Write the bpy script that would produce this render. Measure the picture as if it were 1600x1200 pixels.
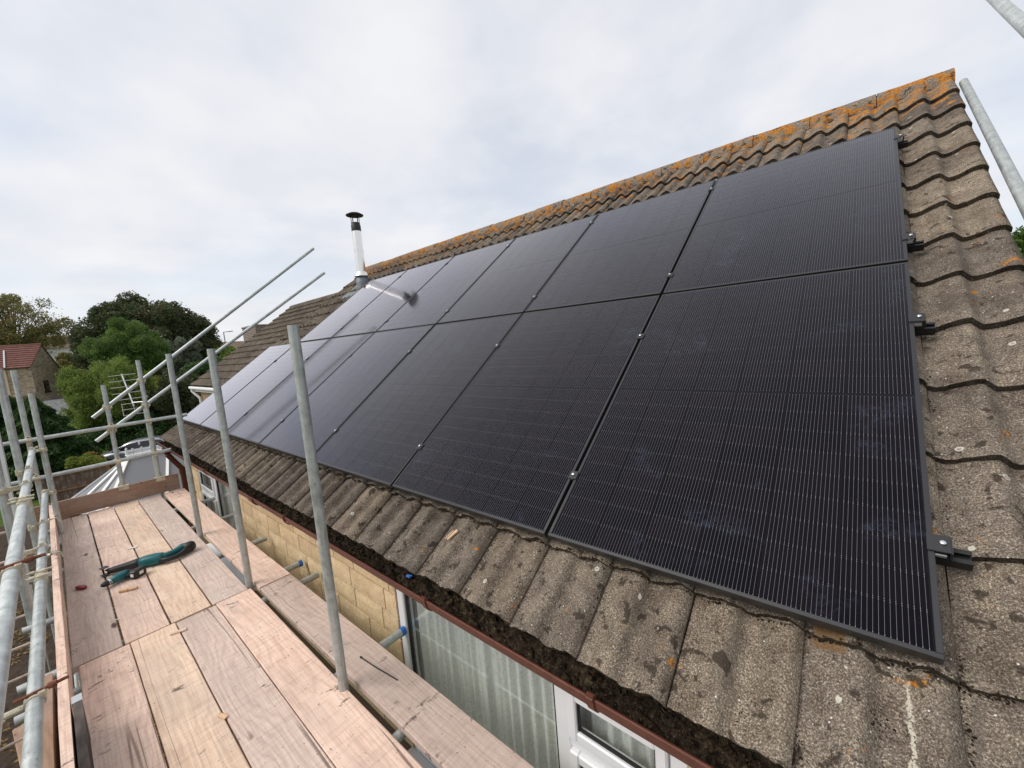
import bpy, bmesh, math, random
import numpy as np
from mathutils import Vector, Matrix

# ------------------------------------------------------------------ clear
for o in list(bpy.data.objects):
    bpy.data.objects.remove(o, do_unlink=True)
SC = bpy.context.scene
COL = SC.collection
random.seed(7)
NR = np.random.default_rng(11)

# ------------------------------------------------------------------ camera
# world: origin = lower right corner of the solar array (top face), X runs along the eaves
# (negative = away), Y towards the ridge, Z up.
F_PX = 632.625
RC = np.array([[0.7559821644, 0.6496021052, -0.0806726222],
               [0.0126725894, -0.1377418188, -0.9903870944],
               [-0.6544695352, 0.7476926483, -0.1123624990]])
CC = np.array([-0.1525321863, -1.2684193886, 0.8231707505])
cam = bpy.data.cameras.new('camera')
cam.sensor_width = 36.0
cam.lens = F_PX / 1600.0 * 36.0
cam.clip_start = 0.05
cam.clip_end = 3000.0
camo = bpy.data.objects.new('camera', cam)
COL.objects.link(camo)
camo.matrix_world = Matrix(((RC[0][0], -RC[1][0], -RC[2][0], CC[0]),
                            (RC[0][1], -RC[1][1], -RC[2][1], CC[1]),
                            (RC[0][2], -RC[1][2], -RC[2][2], CC[2]),
                            (0, 0, 0, 1)))
SC.camera = camo


def at(px, py, d):
    """world point seen at pixel (px,py) of the 1600x1200 photo at depth d metres."""
    v = RC.T @ np.array([(px - 800) / F_PX, (py - 600) / F_PX, 1.0])
    return Vector(CC + v * d)


# ------------------------------------------------------------------ light
SC.view_settings.view_transform = 'Standard'
SC.view_settings.look = 'None'
SC.view_settings.exposure = 0.8
SC.view_settings.gamma = 1.0
SC.view_settings.use_curve_mapping = False
SUN_EL, SUN_AZ = math.radians(46), math.radians(208)     # azimuth clockwise from +Y
sd = Vector((math.sin(SUN_AZ) * math.cos(SUN_EL), math.cos(SUN_AZ) * math.cos(SUN_EL), math.sin(SUN_EL)))
sun = bpy.data.lights.new('sun', 'SUN')
sun.energy = 1.5
sun.angle = math.radians(36)
sun.color = (1.0, 0.95, 0.88)
suno = bpy.data.objects.new('sun', sun)
COL.objects.link(suno)
suno.rotation_euler = sd.to_track_quat('Z', 'Y').to_euler()

world = bpy.data.worlds.new('World')
SC.world = world
world.use_nodes = True
wn, wl = world.node_tree.nodes, world.node_tree.links
wn.clear()
w_out = wn.new('ShaderNodeOutputWorld')
w_bg = wn.new('ShaderNodeBackground')
w_bg.inputs['Strength'].default_value = 0.1
w_sky = wn.new('ShaderNodeTexSky')
w_sky.sky_type = 'NISHITA'
w_sky.sun_disc = False
w_sky.sun_elevation = SUN_EL
w_sky.sun_rotation = SUN_AZ
w_sky.air_density = 1.0
w_sky.dust_density = 1.5
w_tc = wn.new('ShaderNodeTexCoord')
w_sep = wn.new('ShaderNodeSeparateXYZ')
wl.new(w_tc.outputs['Generated'], w_sep.inputs[0])
w_add = wn.new('ShaderNodeMath'); w_add.operation = 'ADD'; w_add.inputs[1].default_value = 0.22
w_abs = wn.new('ShaderNodeMath'); w_abs.operation = 'ABSOLUTE'
wl.new(w_sep.outputs[2], w_abs.inputs[0])
wl.new(w_abs.outputs[0], w_add.inputs[0])
w_dx = wn.new('ShaderNodeMath'); w_dx.operation = 'DIVIDE'
w_dy = wn.new('ShaderNodeMath'); w_dy.operation = 'DIVIDE'
wl.new(w_sep.outputs[0], w_dx.inputs[0]); wl.new(w_add.outputs[0], w_dx.inputs[1])
wl.new(w_sep.outputs[1], w_dy.inputs[0]); wl.new(w_add.outputs[0], w_dy.inputs[1])
w_cmb = wn.new('ShaderNodeCombineXYZ')
wl.new(w_dx.outputs[0], w_cmb.inputs[0]); wl.new(w_dy.outputs[0], w_cmb.inputs[1])
w_n1 = wn.new('ShaderNodeTexNoise')
w_n1.inputs['Scale'].default_value = 1.1
w_n1.inputs['Detail'].default_value = 7
w_n1.inputs['Roughness'].default_value = 0.55
w_n1.inputs['Distortion'].default_value = 0.25
wl.new(w_cmb.outputs[0], w_n1.inputs['Vector'])
w_r1 = wn.new('ShaderNodeMapRange')          # cloud cover
w_r1.interpolation_type = 'SMOOTHSTEP'
w_r1.inputs['From Min'].default_value = 0.33
w_r1.inputs['From Max'].default_value = 0.60
w_r1.inputs['To Min'].default_value = 0.70
w_r1.inputs['To Max'].default_value = 0.97
wl.new(w_n1.outputs['Fac'], w_r1.inputs['Value'])
w_n2 = wn.new('ShaderNodeTexNoise')
w_n2.inputs['Scale'].default_value = 2.6
w_n2.inputs['Detail'].default_value = 6
w_n2.inputs['Roughness'].default_value = 0.5
wl.new(w_cmb.outputs[0], w_n2.inputs['Vector'])
w_cr = wn.new('ShaderNodeValToRGB')
w_cr.color_ramp.elements[0].position = 0.33
w_cr.color_ramp.elements[0].color = (0.452, 0.466, 0.497, 1)
w_cr.color_ramp.elements[1].position = 0.66
w_cr.color_ramp.elements[1].color = (0.522, 0.524, 0.538, 1)
wl.new(w_n2.outputs['Fac'], w_cr.inputs[0])
w_sc = wn.new('ShaderNodeVectorMath'); w_sc.operation = 'SCALE'; w_sc.inputs['Scale'].default_value = 10.0
wl.new(w_cr.outputs[0], w_sc.inputs[0])
w_mix = wn.new('ShaderNodeMixRGB')
wl.new(w_r1.outputs[0], w_mix.inputs[0])
wl.new(w_sky.outputs[0], w_mix.inputs[1])
wl.new(w_sc.outputs[0], w_mix.inputs[2])
wl.new(w_mix.outputs[0], w_bg.inputs[0])
wl.new(w_bg.outputs[0], w_out.inputs[0])
SC.cycles.use_denoising = True
SC.cycles.max_bounces = 8


# ------------------------------------------------------------------ node helpers
class Mat:
    def __init__(self, name, base=(0.5, 0.5, 0.5), rough=0.7, metal=0.0, ior=1.5, spec=0.5):
        self.m = bpy.data.materials.new(name)
        self.m.use_nodes = True
        self.n, self.l = self.m.node_tree.nodes, self.m.node_tree.links
        self.b = self.n['Principled BSDF']
        self.b.inputs['Base Color'].default_value = (*base, 1)
        self.b.inputs['Roughness'].default_value = rough
        self.b.inputs['Metallic'].default_value = metal
        self.b.inputs['IOR'].default_value = ior
        self.b.inputs['Specular IOR Level'].default_value = spec

    def node(self, t, **kw):
        nd = self.n.new(t)
        for k, v in kw.items():
            setattr(nd, k, v)
        return nd

    def pos(self):
        if not hasattr(self, '_p'):
            self._p = self.node('ShaderNodeNewGeometry').outputs['Position']
        return self._p

    def obj(self):
        if not hasattr(self, '_o'):
            self._o = self.node('ShaderNodeTexCoord').outputs['Object']
        return self._o

    def rnd(self):
        if not hasattr(self, '_r'):
            self._r = self.node('ShaderNodeObjectInfo').outputs['Random']
        return self._r

    def mapping(self, src, scale=(1, 1, 1), off=None):
        v = self.node('ShaderNodeVectorMath', operation='MULTIPLY')
        self.l.new(src, v.inputs[0]); v.inputs[1].default_value = scale
        out = v.outputs[0]
        if off is not None:
            a = self.node('ShaderNodeVectorMath', operation='ADD')
            self.l.new(out, a.inputs[0])
            s = self.node('ShaderNodeVectorMath', operation='SCALE')
            s.inputs[0].default_value = (37.1, 71.7, 13.3)
            self.l.new(off, s.inputs['Scale'])
            self.l.new(s.outputs[0], a.inputs[1])
            out = a.outputs[0]
        return out

    def noise(self, vec, scale, detail=3, rough=0.55, dist=0.0):
        nd = self.node('ShaderNodeTexNoise')
        nd.inputs['Scale'].default_value = scale
        nd.inputs['Detail'].default_value = detail
        nd.inputs['Roughness'].default_value = rough
        nd.inputs['Distortion'].default_value = dist
        self.l.new(vec, nd.inputs['Vector'])
        return nd.outputs['Fac']

    def voro(self, vec, scale, out='Distance', feature='F1'):
        nd = self.node('ShaderNodeTexVoronoi', feature=feature)
        nd.inputs['Scale'].default_value = scale
        self.l.new(vec, nd.inputs['Vector'])
        return nd.outputs[out]

    def ramp(self, fac, stops):
        nd = self.node('ShaderNodeValToRGB')
        e = nd.color_ramp.elements
        while len(e) < len(stops):
            e.new(0.5)
        for i, (p, c) in enumerate(stops):
            e[i].position = p
            e[i].color = (*c, 1) if len(c) == 3 else c
        self.l.new(fac, nd.inputs[0])
        return nd.outputs[0]

    def rng(self, fac, a, b, c=0.0, d=1.0, smooth=True):
        nd = self.node('ShaderNodeMapRange')
        if smooth:
            nd.interpolation_type = 'SMOOTHSTEP'
        for k, v in zip(('From Min', 'From Max', 'To Min', 'To Max'), (a, b, c, d)):
            nd.inputs[k].default_value = v
        self.l.new(fac, nd.inputs['Value'])
        return nd.outputs[0]

    def math(self, op, a, b=None):
        nd = self.node('ShaderNodeMath', operation=op)
        for i, x in enumerate((a, b)):
            if x is None:
                continue
            if isinstance(x, (int, float)):
                nd.inputs[i].default_value = x
            else:
                self.l.new(x, nd.inputs[i])
        return nd.outputs[0]

    def mix(self, fac, a, b, mode='MIX'):
        nd = self.node('ShaderNodeMixRGB', blend_type=mode)
        for i, x in enumerate((fac, a, b)):
            if isinstance(x, (int, float)):
                nd.inputs[i].default_value = x
            elif isinstance(x, tuple):
                nd.inputs[i].default_value = (*x, 1)
            else:
                self.l.new(x, nd.inputs[i])
        return nd.outputs[0]

    def color(self, s):
        self.l.new(s, self.b.inputs['Base Color'])

    def rough(self, s):
        self.l.new(s, self.b.inputs['Roughness'])

    def bump(self, h, strength=0.5, dist=0.01):
        nd = self.node('ShaderNodeBump')
        nd.inputs['Strength'].default_value = strength
        nd.inputs['Distance'].default_value = dist
        self.l.new(h, nd.inputs['Height'])
        self.l.new(nd.outputs[0], self.b.inputs['Normal'])

    def dot(self, vec, d):
        nd = self.node('ShaderNodeVectorMath', operation='DOT_PRODUCT')
        self.l.new(vec, nd.inputs[0]); nd.inputs[1].default_value = d
        return nd.outputs['Value']


PITCH = 0.6341425367
CP, SP = math.cos(PITCH), math.sin(PITCH)
SV = Vector((0, CP, SP))
NV = Vector((0, -SP, CP))


def roofpt(u, s, d=0.0):
    return Vector((u, 0, 0)) + SV * s + NV * d


# ------------------------------------------------------------------ materials
def make_tile_mat(name, light=1.0, orange=True, far=False):
    m = Mat(name, rough=0.95, spec=0.25)
    p = m.pos()
    big = m.noise(p, 2.3, 4, 0.6)
    mid = m.noise(p, 14.0, 4, 0.6)
    fine = m.noise(p, 210.0, 2, 0.65)
    fine2 = m.noise(p, 520.0, 1, 0.5)
    g = m.mix(0.35, fine, fine2)
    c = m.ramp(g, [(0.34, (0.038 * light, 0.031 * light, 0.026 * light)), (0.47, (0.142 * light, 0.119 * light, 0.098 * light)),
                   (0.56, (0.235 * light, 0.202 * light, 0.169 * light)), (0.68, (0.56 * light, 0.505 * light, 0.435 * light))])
    tone = m.ramp(big, [(0.3, (0.58, 0.54, 0.51)), (0.5, (0.95, 0.93, 0.90)), (0.7, (1.3, 1.27, 1.2))])
    c = m.mix(1.0, c, tone, 'MULTIPLY')
    tone2 = m.ramp(mid, [(0.32, (0.68, 0.64, 0.62)), (0.55, (1.0, 1.0, 1.0)), (0.72, (1.18, 1.15, 1.08))])
    c = m.mix(1.0, c, tone2, 'MULTIPLY')
    # per tile tint
    tint = m.ramp(m.rnd(), [(0.0, (0.78, 0.77, 0.78)), (0.5, (1.0, 0.99, 0.97)), (1.0, (1.22, 1.18, 1.10))])
    c = m.mix(1.0, c, tint, 'MULTIPLY')
    # streaks running down the slope
    sv = m.node('ShaderNodeCombineXYZ')
    m.l.new(m.dot(p, (1, 0, 0)), sv.inputs[0])
    m.l.new(m.math('MULTIPLY', m.dot(p, tuple(SV)), 0.12), sv.inputs[1])
    st = m.noise(sv.outputs[0], 26.0, 3, 0.6)
    c = m.mix(m.rng(st, 0.52, 0.72, 0, 0.45), c, (0.10, 0.085, 0.07))
    # moss and soot blotches
    bl = m.noise(p, 17.0, 5, 0.62, 0.3)
    c = m.mix(m.rng(bl, 0.588, 0.64, 0, 0.85), c, (0.030, 0.022, 0.016))
    bl2 = m.noise(p, 38.0, 3, 0.6, 0.6)
    c = m.mix(m.rng(bl2, 0.66, 0.70, 0, 0.8), c, (0.035, 0.026, 0.02))
    # pale lichen discs
    wv = m.noise(p, 60.0, 2, 0.5)
    vd = m.voro(p, 11.0)
    vd = m.math('ADD', vd, m.math('MULTIPLY', wv, 0.12))
    ring = m.math('MULTIPLY', m.rng(vd, 0.185, 0.16, 0, 1), m.rng(vd, 0.10, 0.15, 0.35, 1))
    vr = m.voro(p, 11.0, 'Color')
    sepc = m.node('ShaderNodeSeparateColor'); m.l.new(vr, sepc.inputs[0])
    sel = m.rng(sepc.outputs[0], 0.80, 0.83)
    c = m.mix(m.math('MULTIPLY', m.math('MULTIPLY', ring, sel), 0.75), c, (0.62, 0.59, 0.52))
    spk = m.voro(p, 26.0)
    c = m.mix(m.rng(spk, 0.075, 0.05, 0, 0.85), c, (0.66, 0.63, 0.57))
    if orange:
        s = m.dot(p, tuple(SV))
        ol = m.noise(p, 13.0, 5, 0.65, 0.5)
        ob = m.noise(p, 3.1, 3, 0.6)
        near = m.rng(s, 3.3, 4.3, 0, 0.155)
        right = m.math('MULTIPLY', m.rng(m.dot(p, (1, 0, 0)), -0.5, 0.1, 0, 0.045), m.rng(s, 0.9, 2.2))
        v = m.math('ADD', m.math('ADD', ol, near), right)
        v = m.math('ADD', v, m.math('MULTIPLY', m.math('SUBTRACT', ob, 0.5), 0.25))
        v = m.math('ADD', v, m.math('MULTIPLY', m.math('SUBTRACT', fine, 0.5), 0.14))
        oc = m.ramp(m.noise(p, 95.0, 3), [(0.35, (0.24, 0.085, 0.012)), (0.65, (0.52, 0.22, 0.028))])
        c = m.mix(m.rng(v, 0.685, 0.735, 0, 0.9), c, oc)
    if orange:
        # one rusty slipped fixing and a long bird dropping streak on the eaves tiles
        ux = m.dot(p, (1, 0, 0)); s2 = m.dot(p, tuple(SV))
        wig = m.math('MULTIPLY', m.math('SUBTRACT', m.noise(p, 30.0, 3, 0.6), 0.5), 0.03)
        du = m.math('ABSOLUTE', m.math('ADD', m.math('SUBTRACT', ux, -0.055), wig))
        stk = m.math('MULTIPLY', m.rng(du, 0.007, 0.003), m.math('MULTIPLY', m.rng(s2, -0.33, -0.30), m.rng(s2, -0.03, -0.06)))
        stk = m.math('MULTIPLY', stk, m.rng(fine, 0.36, 0.5))
        c = m.mix(m.math('MULTIPLY', stk, 0.7), c, (0.58, 0.54, 0.44))
        dr = m.math('ADD', m.math('ABSOLUTE', m.math('SUBTRACT', ux, -0.215)), wig)
        ds = m.math('ABSOLUTE', m.math('SUBTRACT', s2, 0.01))
        pt = m.math('MULTIPLY', m.rng(dr, 0.045, 0.03), m.rng(ds, 0.05, 0.035))
        c = m.mix(m.math('MULTIPLY', pt, 0.75), c, (0.17, 0.09, 0.035))
    m.color(c)
    h = m.mix(0.5, fine, bl)
    m.bump(h, 0.55 if not far else 0.3, 0.006)
    return m.m


M = {}
M['tile'] = make_tile_mat('roof tile concrete', 0.90)
M['tile_lip'] = make_tile_mat('roof tile front edge moss and painted shadow', 0.34, False)  # darkened tile copy: moss stain plus the lip's shadow line in the colour
M['tile_far'] = make_tile_mat('roof tile concrete of next house', 0.78, False, True)


def make_ridge_mat():
    m = Mat('ridge tile with orange lichen', rough=0.95, spec=0.2)
    p = m.pos()
    fine = m.noise(p, 160.0, 3, 0.6)
    c = m.ramp(fine, [(0.35, (0.07, 0.055, 0.045)), (0.65, (0.34, 0.28, 0.22))])
    ol = m.noise(p, 9.0, 5, 0.7, 0.4)
    oc = m.ramp(m.noise(p, 70.0, 4, 0.65), [(0.3, (0.15, 0.055, 0.012)), (0.5, (0.38, 0.145, 0.02)), (0.7, (0.52, 0.26, 0.055))])
    c = m.mix(m.rng(ol, 0.465, 0.55, 0, 0.95), c, oc)
    dk = m.noise(p, 23.0, 4, 0.65)
    c = m.mix(m.rng(dk, 0.54, 0.62, 0, 0.85), c, (0.035, 0.03, 0.025))
    m.color(c)
    m.bump(m.mix(0.5, fine, ol), 0.7, 0.012)
    return m.m


M['ridge'] = make_ridge_mat()


def make_mortar_mat(name, a, b, sc=120.0):
    m = Mat(name, rough=0.95, spec=0.2)
    n = m.noise(m.pos(), sc, 4, 0.6)
    m.color(m.ramp(n, [(0.3, a), (0.7, b)]))
    m.bump(n, 0.5, 0.004)
    return m.m


M['ridge_mortar'] = make_mortar_mat('ridge bedding mortar', (0.03, 0.026, 0.022), (0.16, 0.14, 0.12), 40)
M['mortar'] = make_mortar_mat('wall mortar', (0.075, 0.05, 0.032), (0.17, 0.12, 0.08))
M['underlay'] = Mat('roofing underlay', (0.02, 0.02, 0.02), 0.9).m


def make_block_mat():
    m = Mat('yellow split faced block', rough=0.9, spec=0.25)
    p = m.pos()
    n1 = m.noise(p, 7.0, 4, 0.6)
    n2 = m.noise(p, 75.0, 4, 0.65)
    c = m.ramp(n2, [(0.3, (0.57, 0.43, 0.265)), (0.55, (0.73, 0.585, 0.385)), (0.75, (0.80, 0.68, 0.49))])
    c = m.mix(1.0, c, m.ramp(n1, [(0.3, (0.82, 0.78, 0.72)), (0.7, (1.08, 1.06, 1.04))]), 'MULTIPLY')
    c = m.mix(1.0, c, m.ramp(m.rnd(), [(0, (0.88, 0.86, 0.82)), (1, (1.08, 1.07, 1.05))]), 'MULTIPLY')
    m.color(c)
    m.bump(n2, 0.5, 0.006)
    return m.m


M['block'] = make_block_mat()


def make_wood(name, dark, mid, light, grey=0.0):
    m = Mat(name, rough=0.8, spec=0.25)
    o = m.obj()
    v = m.mapping(o, (1, 1, 1), m.rnd())
    ws = m.noise(m.mapping(v, (0.55, 3.0, 3.0)), 1.3, 4, 0.5)
    # cathedral grain: bands across the width, warped along the length
    y = m.dot(v, (0, 1, 0))
    ph = m.math('ADD', m.math('MULTIPLY', y, 22.0), m.math('MULTIPLY', ws, 13.0))
    saw = m.math('FRACT', ph)
    band = m.rng(saw, 0.0, 0.9, 0, 1)
    fine = m.noise(m.mapping(v, (3.0, 150.0, 150.0)), 1.0, 3, 0.6)
    cross = m.noise(m.mapping(v, (38.0, 3.0, 3.0)), 1.0, 4, 0.6, 1.2)    # saw marks across
    c = m.ramp(band, [(0.0, mid), (0.55, light), (0.90, mid), (1.0, tuple(0.7 * a + 0.3 * b for a, b in zip(dark, mid)))])
    c = m.mix(0.58, c, m.ramp(m.noise(v, 2.2, 4, 0.6), [(0.3, mid), (0.7, light)]))
    c = m.mix(1.0, c, m.ramp(fine, [(0.25, (0.80, 0.78, 0.76)), (0.6, (1.04, 1.03, 1.02))]), 'MULTIPLY')
    c = m.mix(1.0, c, m.ramp(cross, [(0.30, (0.86, 0.84, 0.83)), (0.55, (1.03, 1.02, 1.01))]), 'MULTIPLY')
    # grey weathering
    wz = m.noise(m.mapping(v, (0.8, 2.5, 2.5)), 1.8, 4, 0.6)
    c = m.mix(m.rng(wz, 0.42, 0.68, 0.0 + grey * 0.5, 0.35 + grey * 0.5), c, (0.42, 0.35, 0.315))
    # per board tone
    c = m.mix(1.0, c, m.ramp(m.rnd(), [(0, (0.90, 0.88, 0.86)), (0.5, (1, 0.99, 0.98)), (1, (1.07, 1.03, 0.99))]), 'MULTIPLY')
    # knots
    kv = m.mapping(v, (2.2, 6.5, 6.5))
    kd = m.math('ADD', m.voro(kv, 1.0), m.math('MULTIPLY', m.noise(v, 40, 2), 0.05))
    ks = m.node('ShaderNodeSeparateColor'); m.l.new(m.voro(kv, 1.0, 'Color'), ks.inputs[0])
    ksel = m.rng(ks.outputs[0], 0.66, 0.68)
    c = m.mix(m.math('MULTIPLY', m.rng(kd, 0.16, 0.08, 0, 0.9), ksel), c, (0.05, 0.025, 0.015))
    # scuffs and black smears
    sm = m.noise(m.mapping(v, (17.0, 8.0, 8.0)), 1.0, 6, 0.74, 0.0)
    sg = m.noise(v, 3.0, 2)
    sm = m.math('ADD', sm, m.math('MULTIPLY', m.math('SUBTRACT', sg, 0.5), 0.35))
    c = m.mix(m.rng(sm, 0.625, 0.69, 0, 0.8), c, (0.06, 0.04, 0.032))
    sp = m.noise(v, 70.0, 3, 0.6)
    c = m.mix(m.rng(sp, 0.67, 0.72, 0, 0.8), c, (0.07, 0.045, 0.035))
    # long drying cracks
    ck = m.noise(m.mapping(v, (0.10, 5.0, 5.0)), 1.0, 3, 0.45)
    ckl = m.math('ABSOLUTE', m.math('SUBTRACT', ck, 0.53))
    ckm = m.math('MULTIPLY', m.rng(ckl, 0.0045, 0.002, 0, 0.7), m.rng(m.noise(m.mapping(v, (0.7, .5, .5)), 1.0, 1), 0.52, 0.58))
    c = m.mix(ckm, c, (0.09, 0.05, 0.038))
    m.color(c)
    m.bump(m.mix(0.5, band, fine), 0.3, 0.002)
    return m.m


M['wood_pink'] = make_wood('scaffold board pink pine', (0.53, 0.36, 0.29), (0.75, 0.56, 0.465), (0.86, 0.68, 0.58))
M['wood_tan'] = make_wood('scaffold board tan pine', (0.55, 0.38, 0.275), (0.77, 0.58, 0.44), (0.87, 0.70, 0.555))
M['wood_grey'] = make_wood('scaffold board greyed pine', (0.43, 0.325, 0.285), (0.61, 0.495, 0.435), (0.73, 0.615, 0.55), 0.12)
M['wood_brown'] = make_wood('toe board brown pine', (0.16, 0.085, 0.05), (0.28, 0.165, 0.10), (0.36, 0.225, 0.145), 0.3)
M['wood_black'] = make_wood('bitumen blackened timber', (0.008, 0.006, 0.006), (0.02, 0.015, 0.013), (0.06, 0.05, 0.045), 0.0)


def make_galv(name, base, rough=0.42, metal=0.75):
    m = Mat(name, rough=rough, metal=metal)
    o = m.mapping(m.obj(), (1, 1, 1), m.rnd())
    n1 = m.noise(o, 22.0, 4, 0.6)
    n2 = m.noise(m.mapping(o, (60, 60, 4)), 1.0, 3, 0.6)
    n3 = m.noise(o, 70.0, 3, 0.65)
    c = m.ramp(n1, [(0.25, tuple(x * 0.74 for x in base)), (0.5, base), (0.75, tuple(min(1, x * 1.22) for x in base))])
    c = m.mix(1.0, c, m.ramp(n2, [(0.3, (0.78, 0.79, 0.78)), (0.6, (1.05, 1.05, 1.04))]), 'MULTIPLY')
    c = m.mix(m.rng(n3, 0.64, 0.70, 0, 0.75), c, (0.12, 0.115, 0.10))
    n4 = m.noise(o, 9.0, 5, 0.7)
    c = m.mix(m.rng(n4, 0.60, 0.68, 0, 0.28), c, (0.62, 0.60, 0.56))
    c = m.mix(1.0, c, m.ramp(m.rnd(), [(0, (0.88, 0.89, 0.88)), (1, (1.06, 1.06, 1.05))]), 'MULTIPLY')
    m.color(c)
    m.rough(m.rng(n1, 0.2, 0.8, rough - 0.08, rough + 0.16))
    m.bump(n3, 0.12, 0.002)
    return m.m


M['galv'] = make_galv('galvanised tube', (0.50, 0.525, 0.525), 0.46, 0.55)
M['coupler'] = make_galv('zinc plated coupler', (0.60, 0.54, 0.42), 0.42, 0.5)
M['rusty'] = make_mortar_mat('rusty bolt', (0.10, 0.035, 0.02), (0.26, 0.11, 0.07), 60)
M['bluecap'] = Mat('blue plastic cap', (0.02, 0.13, 0.42), 0.45).m
M['white_band'] = Mat('galvanised hoop iron', (0.62, 0.64, 0.66), 0.4, 0.6).m
M['frame_black'] = Mat('black anodised frame', (0.028, 0.028, 0.031), 0.38, 0.2).m
M['rail_black'] = Mat('black mounting rail', (0.006, 0.006, 0.007), 0.5).m
M['backsheet'] = Mat('black backsheet', (0.005, 0.005, 0.007), 0.18, ior=1.25).m
M['bolt_steel'] = Mat('stainless bolt', (0.75, 0.76, 0.78), 0.25, 1.0).m
M['clamp_metal'] = Mat('dark clamp', (0.018, 0.018, 0.02), 0.45, 0.0).m
M['clamp_alu'] = Mat('bare aluminium clamp', (0.55, 0.56, 0.58), 0.4, 0.8).m

CELL_W, CELL_H = 0.182, 0.0918


def make_cell(name='solar cell under glass', sheet=False):
    m = Mat(name, (0.008, 0.008, 0.012), 0.07, ior=1.42)
    uv = m.node('ShaderNodeUVMap').outputs[0]
    sx = m.node('ShaderNodeSeparateXYZ'); m.l.new(uv, sx.inputs[0])
    # UV is in metres from the corner of each cell
    wires = 16
    pit = 0.01127
    t = m.math('ADD', m.math('DIVIDE', m.math('SUBTRACT', sx.outputs[0], 0.0065), pit), 0.5)
    dist = m.math('ABSOLUTE', m.math('SUBTRACT', m.math('FRACT', t), 0.5))       # in wire pitches
    d_m = m.math('MULTIPLY', dist, pit)
    inside = m.math('MULTIPLY', m.math('GREATER_THAN', sx.outputs[0], 0.004), m.math('LESS_THAN', sx.outputs[0], CELL_W - 0.004))
    yy = m.math('MINIMUM', sx.outputs[1], m.math('SUBTRACT', CELL_H, sx.outputs[1]))
    pad = m.rng(yy, 0.004, 0.0025, 0, 1)
    halfw = m.math('ADD', m.math('MULTIPLY', pad, 0.00022), 0.00038)
    wire = m.math('MULTIPLY', m.math('LESS_THAN', d_m, halfw), inside)
    p = m.pos()
    base = m.mix(1.0, (0.0042, 0.0038, 0.0062), m.ramp(m.rnd(), [(0, (0.75, 0.75, 0.9)), (0.5, (1, 0.95, 1)), (1, (1.35, 1.15, 1.2))]), 'MULTIPLY')
    wc = m.mix(pad, (0.15, 0.143, 0.146), (0.24, 0.23, 0.228))
    c = m.mix(wire, base, wc)
    if sheet:
        c = m.mix(0.0, (0.0085, 0.0085, 0.0098), (0.01, 0.01, 0.01))
    # finger smears: faint blue-grey dust
    n1 = m.noise(p, 3.4, 3, 0.55, 0.6)
    n2 = m.noise(p, 22.0, 4, 0.6, 2.2)
    sm = m.math('MULTIPLY', m.rng(n1, 0.57, 0.72), m.rng(n2, 0.40, 0.75))
    c = m.mix(m.math('MULTIPLY', sm, 0.5), c, (0.05, 0.06, 0.095))
    dust = m.noise(p, 420.0, 2)
    c = m.mix(m.rng(dust, 0.74, 0.78, 0, 0.5), c, (0.18, 0.18, 0.18))
    m.color(c)
    rr = m.math('ADD', m.math('MULTIPLY', sm, 0.12), 0.085)
    m.b.inputs['Specular IOR Level'].default_value = 0.0
    m.rough(m.math('ADD', rr, 0.5))
    # anti-reflective textured glass: very low reflectance face on, strong at grazing angles
    fr = m.node('ShaderNodeFresnel'); fr.inputs[0].default_value = 1.5
    x = m.rng(fr.outputs[0], 0.04, 0.45, 0.0, 1.0, smooth=False)
    fac = m.math('ADD', m.math('MULTIPLY', x, 0.47), m.math('MULTIPLY', m.math('MULTIPLY', x, x), 0.50))
    fac = m.math('ADD', fac, 0.006)
    gl = m.node('ShaderNodeBsdfGlossy'); m.l.new(rr, gl.inputs['Roughness'])
    gl.inputs[0].default_value = (0.96, 0.94, 1.0, 1)
    mx = m.node('ShaderNodeMixShader')
    m.l.new(fac, mx.inputs[0]); m.l.new(m.b.outputs[0], mx.inputs[1]); m.l.new(gl.outputs[0], mx.inputs[2])
    m.l.new(mx.outputs[0], m.n['Material Output'].inputs[0])
    return m.m


M['cell'] = make_cell()
M['backsheet'] = make_cell('black backsheet under glass', True)
M['upvc'] = Mat('white upvc', (0.78, 0.79, 0.80), 0.3).m
M['white_paint'] = Mat('white paint', (0.78, 0.78, 0.76), 0.5).m
M['gasket'] = Mat('black gasket', (0.015, 0.015, 0.016), 0.6).m


def make_glass(name, tint=(0.97, 0.985, 0.975), refl=1.0):
    m = bpy.data.materials.new(name)
    m.use_nodes = True
    n, l = m.node_tree.nodes, m.node_tree.links
    n.clear()
    out = n.new('ShaderNodeOutputMaterial')
    mix = n.new('ShaderNodeMixShader')
    tr = n.new('ShaderNodeBsdfTransparent'); tr.inputs[0].default_value = (*tint, 1)
    gl = n.new('ShaderNodeBsdfGlossy'); gl.inputs['Roughness'].default_value = 0.01
    fr = n.new('ShaderNodeFresnel')
    ge = n.new('ShaderNodeNewGeometry')
    mr = n.new('ShaderNodeMapRange'); mr.inputs['To Min'].default_value = 2.15; mr.inputs['To Max'].default_value = 1.0001
    l.new(ge.outputs['Backfacing'], mr.inputs['Value']); l.new(mr.outputs[0], fr.inputs[0])
    l.new(fr.outputs[0], mix.inputs[0]); l.new(tr.outputs[0], mix.inputs[1]); l.new(gl.outputs[0], mix.inputs[2])
    l.new(mix.outputs[0], out.inputs[0])
    return m


M['glass'] = make_glass('double glazing')


def make_curtain():
    m = Mat('grey green net curtain', (0.42, 0.47, 0.44), 0.9)
    o = m.obj()
    n = m.noise(m.mapping(o, (85, 85, 60)), 1.0, 4, 0.7, 1.0)
    m.color(m.ramp(n, [(0.3, (0.62, 0.63, 0.60)), (0.55, (0.82, 0.825, 0.80)), (0.72, (0.92, 0.92, 0.90))]))
    return m.m


M['curtain'] = make_curtain()


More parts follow.
